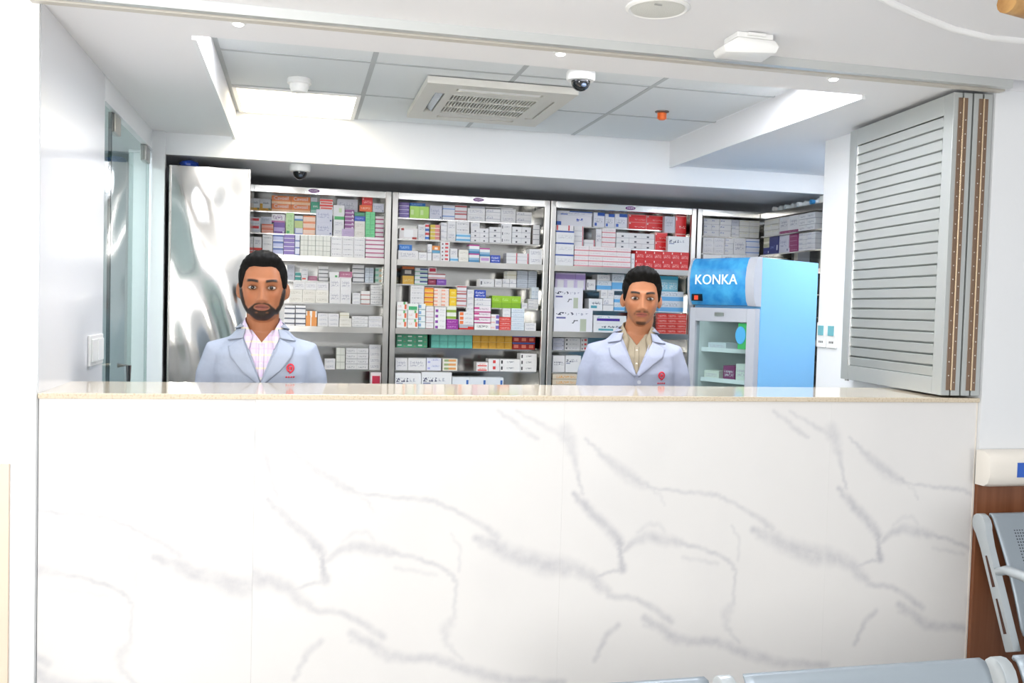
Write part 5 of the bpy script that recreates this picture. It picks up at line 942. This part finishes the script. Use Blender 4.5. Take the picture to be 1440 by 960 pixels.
def person(loc, face_z, P, label, coat_col, shirt_mat, trouser_col, lapel_drop):
    """local axes: x to the viewer's right, facing -y, origin on the floor under the neck"""
    ct, st = math.cos(P.get('turn', 0)), math.sin(P.get('turn', 0))
    r = root('person', loc, label, 'person', rz=1e-6 + P.get('turn', 0))
    hs = P['scale']; hx, hy = P.get('hx', 0), -.035
    NB = face_z-.118*hs                                    # chin level
    sh = NB-.075                                           # shoulder point level
    # ---- body: one continuous skin
    mb = MB(); D = sphere_dirs(112, 84); H = head_points(D, P)*hs
    tl = P.get('tilt', 0); R = np.array([[math.cos(tl), 0, math.sin(tl)], [0, 1, 0], [-math.sin(tl), 0, math.cos(tl)]])
    H = H @ R.T + np.array([hx, hy, face_z]); mb.add(H.tolist(), sphere_faces(112, 84))
    for sx in (-1, 1):                                     # ears
        E = MB().ellip((0, 0, 0), (.0085, .0205, .0325), 16, 12)
        for v in E.v:
            x, y, z = v; k = .010*max(0, (y+.01)/.03); ear_v = np.array([sx*(P['w']+.005+x*1.0+max(0, y)*.6), .012+y+z*.12, -.012+z*(1-.15*(z < 0))])*hs
            ear_v = R @ ear_v + np.array([hx, hy, face_z]); mb.v.append(tuple(ear_v))
        k0 = len(mb.v)-len(E.v); mb.f += [tuple(q+k0 for q in f) for f in E.f]
    mb.tube([(hx*.3, .02, sh-.06), (hx*.35, .018, sh+.02), (hx*.6, .008, NB-.01), (hx, .0, NB+.03), (hx, -.005, NB+.07)], [.085, .062, .0565*hs, .0565*hs, .055*hs], 28)
    body = [(.88, .155, .10, .01), (1.0, .145, .095, .01), (1.15, .150, .098, .005), (sh-.12, .158, .102, 0), (sh-.045, .157, .092, .005), (sh-.01, .132, .078, .01), (sh+.025, .092, .066, .015), (sh+.05, .07, .058, .018)]
    ringloft(mb, body)
    for sx in (-1, 1):
        S0, E0, W0 = (sx*.155, .014, sh-.055), (sx*.20, .035, sh-.29), (sx*.195, -.04, sh-.53)
        mb.tube([(sx*.10, .01, sh-.05), S0, (sx*.183, .02, sh-.14), E0, (sx*.2, .0, sh-.40), W0], [.038, .043, .043, .038, .036, .027], 14)
        hw = Vector(W0); mb.ellip((hw.x, hw.y-.015, hw.z-.055), (.016, .036, .052), 14, 10)
        for k, (dy, ln, rr) in enumerate(((-.030, .062, .0082), (-.010, .074, .0086), (.010, .070, .0083), (.028, .055, .0072))):
            p0 = (hw.x, hw.y-.015+dy*.8, hw.z-.085); p1 = (hw.x-sx*.003, hw.y-.018+dy*1.05, hw.z-.085-ln*.5); p2 = (hw.x-sx*.014, hw.y-.022+dy*1.05, hw.z-.085-ln*.95)
            mb.tube([p0, p1, p2], [rr, rr, rr*.8], 10)
        mb.tube([(hw.x, hw.y-.03, hw.z-.03), (hw.x-sx*.006, hw.y-.06, hw.z-.062), (hw.x-sx*.010, hw.y-.068, hw.z-.098)], [.012, .0098, .008], 10)
        mb.tube([(sx*.075, .01, .90), (sx*.085, .0, .72), (sx*.09, .005, .50), (sx*.09, .015, .30), (sx*.09, .02, .09)], [.085, .078, .058, .054, .038], 18)
        mb.tube([(sx*.09, .04, .045), (sx*.092, -.03, .04), (sx*.095, -.13, .03)], [.034, .036, .026], 14)
    me = remesh(mb, .0032, 1)
    n = len(me.vertices); co = np.zeros(n*3, dtype=np.float32); me.vertices.foreach_get('co', co); co = co.reshape(-1, 3).astype(float)
    L = ((co-np.array([hx, hy, face_z])) @ R)/hs; x, y, z = L.T; ax = np.abs(x)
    base = np.array(srgb(P['skin'])[:3]); hairc = np.array([.012, .010, .009]); lipc = np.array(srgb(P['lip'])[:3])
    col = np.tile(base, (n, 1)); head = z > -.125
    def mixin(c, a): nonlocal col; col = col*(1-a[:, None])+c*a[:, None]
    rough = .04*np.sin(x*310)*np.sin(z*270+y*190); mixin(base*.8, np.clip(rough*2, 0, .2))
    mixin(base*np.array([1.12, .95, .92]), head*G(ax-.04, .018)*G(z+.03, .02)*.5)
    lips = head*(y < -.05)*smooth(1.1, .85, np.sqrt((ax/.0235)**2+((z+.068)/.0100)**2)); mixin(lipc, lips*.9)
    mixin(lipc*.35, head*(y < -.05)*G(z+.0675, .0021)*smooth(.026, .02, ax)*.95)
    ear = (ax > P['w']+.0005)*(z > -.055)*(z < .03)*(y > -.02); bm = beard_mask(x, y, z, P)*head*(y < .035)*(1-ear)*np.where(z < -.092, smooth(-.034, -.048, y), 1.0); mixin(hairc, np.clip(bm*1.15, 0, .97)*P['bdark'])
    arch = .0205+.004*np.sin(np.clip((ax-.012)/.04, 0, 1)*math.pi*.75); brow = head*(y < -.04)*smooth(.0065, .003, np.abs(z-arch))*smooth(.010, .015, ax)*smooth(.055, .046, ax); mixin(hairc, brow*1.0)
    eyed = head*(y < -.04)*smooth(1.25, .95, np.sqrt(((ax-.0315)/.0175)**2+((z+.0005)/.0085)**2)); mixin(base*.42, eyed*.75)
    mixin(base*.25, head*(y < -.08)*G(ax-.0085, .0032)*G(z+.0535, .0022)*.8)
    cap = head*smooth(.076, .084, z)*(1-ear); mixin(hairc, np.clip(cap, 0, 1)*(y < .2)*.9)
    at = me.attributes.new('tint', 'FLOAT_COLOR', 'POINT'); at.data.foreach_set('color', np.concatenate([col, np.ones((n, 1))], 1).astype(np.float32).ravel())
    me.materials.clear(); me.materials.append(skin_material('skin')); me.polygons.foreach_set('use_smooth', [True]*len(me.polygons))
    bo = bpy.data.objects.new('body', me); COL.objects.link(bo); bo.parent = r
    def xf(v): return tuple(R @ (np.array(v)*hs) + np.array([hx, hy, face_z]))
    # ---- eyes
    for sx in (-1, 1):
        eb = MB().ellip((0, 0, 0), (.0140, .0105, .0060), 20, 14); ey = MB(); ey.v = [xf((sx*.0315+v[0], P['eye_y']+v[1], -.0005+v[2])) for v in eb.v]; ey.f = eb.f
        eo = ey.build('eye', mat('eye_white', 'a39a93', .2), r, smooth='all')
        ir = MB().ellip((0, 0, 0), (.0067, .0036, .0058), 16, 10); iv_ = MB(); iv_.v = [xf((sx*.0315+P.get('gaze', 0)+v[0], P['eye_y']-.0082+v[1], -.0002+v[2])) for v in ir.v]; iv_.f = ir.f
        iv_.build('iris', mat('iris_dark', '1c120c', .08), eo, smooth='all')
    # ---- hair: thick cap grown from the scalp
    nu, nv = 160, 110; D = sphere_dirs(nu, nv); Hh = head_points(D, dict(P, beard=0)); x, y, z = Hh.T; ax = np.abs(x)
    fl = P['hairline'] + P.get('peak', 0)*G(ax, .02) - np.interp(ax, [0, .03, .045, .056, .064, .07, .08], [0, .000, .004, .018, .05, .085, .10])
    bl = np.interp(y, [-.10, -.035, -.022, -.008, .012, .03, .05, .1], [.5, .5, -.0, -.025, .012, .005, -.045, -.065])
    edge = np.where(y < -.022, z-fl, z-np.minimum(bl, 9)); edge = np.where((y < -.022) & (y > -.055) & (ax > .055), np.maximum(edge, z-fl), edge)
    msk = smooth(-.002, .020, edge)
    th = msk*(.006+P['hair']*smooth(-.02, .09, z)+.004*smooth(.0, .08, y))
    N_ = Hh/np.array([.076**2, .095**2, .114**2]); N_ /= np.linalg.norm(N_, axis=1)[:, None]
    str_ = np.sin(x*420+y*130+z*60+3*np.sin(z*90))*.5+np.sin(x*230-y*210+2)*.5
    th = th*(1+.13*str_)+msk*P.get('quiff', 0)*smooth(.0, -.06, y)*smooth(.05, .10, z)
    Q = Hh+N_*(th-.0015*(1-msk))[:, None]; fc = [f for f in sphere_faces(nu, nv) if max(msk[i] for i in f) > .03]
    hb = MB(); hb.v = [xf(v) for v in Q]; hb.f = fc
    hm = mat('black_hair', '0a0908', .7, spec=.15, bump=(260, .0012, 3)); ho = hb.build('hair', hm, r, fix=False); bm_ = bmesh.new(); bm_.from_mesh(ho.data); bmesh.ops.delete(bm_, geom=[v for v in bm_.verts if not v.link_faces], context='VERTS'); bm_.to_mesh(ho.data); bm_.free(); ho.data.polygons.foreach_set('use_smooth', [True]*len(ho.data.polygons))
    # ---- clothing
    def torso(o_): return [(z_, a_+o_, b_+o_, c_) for z_, a_, b_, c_ in body[1:]]
    sb = MB(); ringloft(sb, [(.86, .165, .108, .01)]+torso(.007)[:-1]+[(sh+.045, .078, .066, .017)]); sm = remesh(sb, .008, 4)
    cb = MB(); ringloft(cb, [(.52, .215, .155, .01), (.75, .20, .145, .01), (.95, .178, .128, .01)]+torso(.018)[1:-1]+[(sh+.05, .088, .078, .018)], 48)
    for sx in (-1, 1):
        cb.tube([(sx*.10, .01, sh-.03), (sx*.155, .014, sh-.044), (sx*.183, .02, sh-.13), (sx*.205, .035, sh-.27), (sx*.212, .015, sh-.38), (sx*.205, -.03, sh-.50), (sx*.205, -.034, sh-.515)], [.05, .058, .058, .055, .053, .049, .049], 20)
    cm = remesh(cb, .0065, 6)
    def bvh(m): return BVHTree.FromPolygons([v.co.copy() for v in m.vertices], [tuple(p.vertices) for p in m.polygons])
    T, Ts = bvh(cm), bvh(sm)
    def on(t, x_, z_, off):
        h = t.ray_cast(Vector((x_, -1, z_)), Vector((0, 1, 0)))[0]
        return (x_, (h.y if h else -.05)-off, z_)
    vb = sh+.045-lapel_drop; vt = sh+.06
    def cut(m, top_w, zb, zt_):
        b_ = bmesh.new(); b_.from_mesh(m); kill = []; c0 = hx*.3
        for sg in (-1, 1):
            nn = Vector((sg*(zt_-zb), 0, -top_w)).normalized()
            bmesh.ops.bisect_plane(b_, geom=b_.verts[:]+b_.edges[:]+b_.faces[:], plane_co=(c0, 0, zb), plane_no=nn, dist=1e-6)
        bmesh.ops.bisect_plane(b_, geom=b_.verts[:]+b_.edges[:]+b_.faces[:], plane_co=(0, 0, sh+.047), plane_no=(0, 0, 1), dist=1e-6)
        for f in b_.faces:
            c = f.calc_center_median()
            if c.y < .03 and c.z > zb and abs(c.x-hx*.3) < top_w*(c.z-zb)/(zt_-zb): kill.append(f)
            elif c.z > sh+.047 and math.hypot(c.x-hx*.3, c.y-.015) < .2: kill.append(f)
        bmesh.ops.delete(b_, geom=kill, context='FACES'); b_.to_mesh(m); b_.free()
    cut(cm, .074, vb, vt); cut(sm, .05, P['throat'](sh), vt)
    def cloth(name, m, mt, par, th_=.003):
        m.materials.clear(); m.materials.append(mt); m.polygons.foreach_set('use_smooth', [True]*len(m.polygons)); o = bpy.data.objects.new(name, m); COL.objects.link(o); o.parent = par
        so = o.modifiers.new('thickness', 'SOLIDIFY'); so.thickness = th_; so.offset = -1; return o
    coatm = mat('coat_'+coat_col, coat_col, .8, bump=(9, .010, 3))
    so_ = cloth('shirt', sm, shirt_mat, r, .002); co_ = cloth('lab_coat', cm, coatm, r)
    # lapels and coat collar, folded out over the chest
    def sheet(name, rows, mt, par, off=.004, th_=.004, t=T):
        g = MB(); g.grid([[on(t, x_, z_, off+.002*math.sin(math.pi*j/max(1, len(row)-1))) for j, (x_, z_) in enumerate(row)] for row in rows]); o = g.build(name, mt, par, smooth='all', fix=False)
        sd = o.modifiers.new('thickness', 'SOLIDIFY'); sd.thickness = th_; sd.offset = 0; return o
    def lerp(poly, u):
        k = u*(len(poly)-1); i = min(int(k), len(poly)-2); f = k-i; return (poly[i][0]+(poly[i+1][0]-poly[i][0])*f, poly[i][1]+(poly[i+1][1]-poly[i][1])*f)
    cx0 = hx*.3
    for sx in (-1, 1):
        ov = .006 if sx > 0 else -.004
        inner = [(cx0+sx*.066, sh+.012), (cx0+sx*.045, vb+.10), (cx0+sx*.022, vb+.045), (cx0-sx*.004+ov, vb-.004)]
        outer = [(cx0+sx*.118, sh-.018), (cx0+sx*.108, sh-.055), (cx0+sx*.072, vb+.045), (cx0+sx*.004+ov, vb-.008)]
        rows = [[lerp([lerp(inner, u), lerp(outer, u)], w/8) for w in range(9)] for u in [i/22 for i in range(23)]]
        sheet('lapel', rows, coatm, co_, .006)
        ci = [(cx0+sx*.058, sh+.047), (cx0+sx*.066, sh+.014)]; cu = [(cx0+sx*.082, sh+.042), (cx0+sx*.122, sh+.004)]
        rows = [[lerp([lerp(ci, u), lerp(cu, u)], w/6) for w in range(7)] for u in [i/10 for i in range(11)]]
        sheet('collar', rows, coatm, co_, .0085)
    # back of the coat collar around the neck
    g = MB(); rows = []
    for k in range(5):
        u = k/4; row = []
        for j in range(25):
            t = math.radians(-128+256*j/24); rr = .074+.020*u+.0; zz = sh+.068+.014*math.cos(t)*(1-u)-.036*u*(.6+.4*math.cos(t)); row.append((cx0+rr*math.sin(t)*1.06, .014+rr*math.cos(t)*.92, zz))
        rows.append(row)
    g.grid(rows); o = g.build('collar', coatm, co_, smooth='all', fix=False); sd = o.modifiers.new('thickness', 'SOLIDIFY'); sd.thickness = .004
    # shirt collar
    fr_ = P['collar_open']; g = MB(); rows = []
    for k in range(6):
        u = k/5; row = []
        for j in range(37):
            t = math.radians(-fr_+2*fr_*j/36); q = abs(t)/math.radians(fr_)
            rr = .0605*hs+.010*u+.016*u*q**3+.006*q**4; zz = sh+.096-.030*q**2.2-.046*q**6-u*(.026+.020*q**5); row.append((hx*.45+rr*math.sin(t)*1.0, .008-.012*q**2+rr*math.cos(t)*.98-.010*u*q**4, zz))
        rows.append(row)
    g.grid(rows); o = g.build('shirt_collar', shirt_mat, so_, smooth='all', fix=False); sd = o.modifiers.new('thickness', 'SOLIDIFY'); sd.thickness = .0025
    # placket, buttons
    zt_ = P['throat'](sh); pk = [[(cx0-.010+.020*w/4, zt_-.005-(zt_-.005-vb)*u/14) for w in range(5)] for u in range(15)]
    sheet('placket', pk, shirt_mat, so_, .0015, .0015, Ts)
    for k in range(3):
        zz = zt_-.02-k*.055
        if zz < vb+.01: break
        p_ = on(Ts, cx0, zz, .0035); MB().tube([(p_[0], p_[1]+.001, p_[2]), (p_[0], p_[1]-.001, p_[2])], .0045, 10).build('button', mat('shirt_button', 'd9d4cc', .3), so_)
    for k in range(3):
        p_ = on(T, cx0+.012, vb-.03-k*.10, .004); MB().tube([(p_[0], p_[1]+.002, p_[2]), (p_[0], p_[1]-.001, p_[2])], .008, 12).build('coat_button', mat('coat_button', 'b8bcc6', .3), co_)
    # front edge of the overlapping coat side and breast pocket
    rows = [[(cx0-.012+.003*w, vb-.005-u*.036) for w in range(2)] for u in range(16)]; sheet('coat_edge', rows, coatm, co_, .003, .003)
    px, pz = cx0+.105, vb+P['logo_dz']
    rows = [[(px-.045+.09*w/6, pz-.165+.11*u/6) for w in range(7)] for u in range(7)]; sheet('breast_pocket', rows, coatm, co_, .002, .002)
    # red emblem: ring with tail, bar of lettering below
    red = mat('emblem_red', 'c8283c', .6); lg = MB(); rows = []
    def patch(name, pts_rows, par): return sheet(name, pts_rows, red, par, .0045, .001)
    em = patch('emblem', [[(px+.0145*q*math.cos(t), pz+.0165*q*math.sin(t)) for q in (.62, .8, 1.0)] for t in [math.radians(-75+330*i/28) for i in range(29)]], co_)
    patch('emblem_tail', [[(px-.003+.009*w/2, pz-.0135-.008*u/3+.004*w/2) for w in range(3)] for u in range(4)], em)
    patch('emblem_mark', [[(px-.0055+.011*w/2, pz+.006-.012*u/3) for w in range(3)] for u in range(4)], em)
    for k in range(4): patch('emblem_letter', [[(px-.0165+k*.0088+.0058*w, pz-.030-.0058*u) for w in range(2)] for u in range(2)], em)
    # trousers and shoes
    tb = MB()
    for sx in (-1, 1): tb.tube([(sx*.07, .01, .95), (sx*.085, .0, .72), (sx*.09, .005, .50), (sx*.09, .015, .28), (sx*.09, .02, .055)], [.105, .095, .078, .072, .068], 20)
    ringloft(tb, [(.84, .15, .11, .01), (.93, .16, .112, .01), (1.0, .155, .106, .01)], 36)
    cloth('trousers', remesh(tb, .010, 4), mat('trousers_'+trouser_col, trouser_col, .8), r)
    for sx in (-1, 1):
        MB().tube([(sx*.09, .075, .045), (sx*.09, .05, .05), (sx*.092, -.03, .048), (sx*.094, -.12, .038), (sx*.095, -.165, .03), (sx*.095, -.175, .03)], [.03, .045, .047, .045, .035, .02], 18, .9).build('shoe', mat('black_leather', '17171a', .35), r, smooth=True)
    return r
def plaid():
    m, nt, b = newmat('pale_plaid_cotton'); b.inputs['Roughness'].default_value = .85; N, L = nt.nodes.new, nt.links.new
    tc = N('ShaderNodeTexCoord'); sp = N('ShaderNodeSeparateXYZ'); L(tc.outputs['Object'], sp.inputs[0]); cur = None
    rgb = N('ShaderNodeRGB'); rgb.outputs[0].default_value = srgb('d8cde0'); cur = rgb.outputs[0]
    for ax, per, wd, c, fac in ((0, .021, .22, 'c9b2da', .55), (2, .024, .22, 'd8b8dc', .5), (2, .048, .14, 'ece6b0', .6)):
        dv = N('ShaderNodeMath'); dv.operation = 'MULTIPLY'; dv.inputs[1].default_value = 1/per; L(sp.outputs[ax], dv.inputs[0]); fr = N('ShaderNodeMath'); fr.operation = 'FRACT'; L(dv.outputs[0], fr.inputs[0])
        lt = N('ShaderNodeMath'); lt.operation = 'LESS_THAN'; lt.inputs[1].default_value = wd; L(fr.outputs[0], lt.inputs[0]); mu = N('ShaderNodeMath'); mu.operation = 'MULTIPLY'; mu.inputs[1].default_value = fac; L(lt.outputs[0], mu.inputs[0])
        mx = N('ShaderNodeMix'); mx.data_type = 'RGBA'; L(mu.outputs[0], mx.inputs[0]); L(cur, mx.inputs[6]); mx.inputs[7].default_value = srgb(c); cur = mx.outputs[2]
    L(cur, b.inputs['Base Color']); return m
person((.625, .585, 0), 1.594, dict(w=.0735, jaw=.16, beard=.0065, style='full', bdark=1.0, skin='a0694a', lip='86504a', scale=1.055, eye_y=-.0765, hairline=.072, hair=.012, quiff=.006, peak=-.002, tilt=0.0, hx=0, collar_open=152, throat=lambda sh: sh-.002, logo_dz=.052),
       'bearded man in pale grey lab coat over pale plaid shirt', '9ca5b6', plaid(), '2c3038', .19)
p2 = inv(901, 420, 1, .72)
person((p2.x-.022, .72, 0), p2.z, dict(w=.070, jaw=.26, beard=.003, style='goatee', bdark=.85, skin='aa7252', lip='a05a52', scale=1.0, eye_y=-.0765, hairline=.066, hair=.017, quiff=.012, peak=.004, tilt=.02, hx=.022, collar_open=150, throat=lambda sh: sh-.004, logo_dz=.0, turn=-.31),
       'young man with goatee in pale grey lab coat over khaki shirt', '9ea4b8', mat('khaki_cotton', '9c917c', .85, bump=(40, .002)), '33343c', .17)
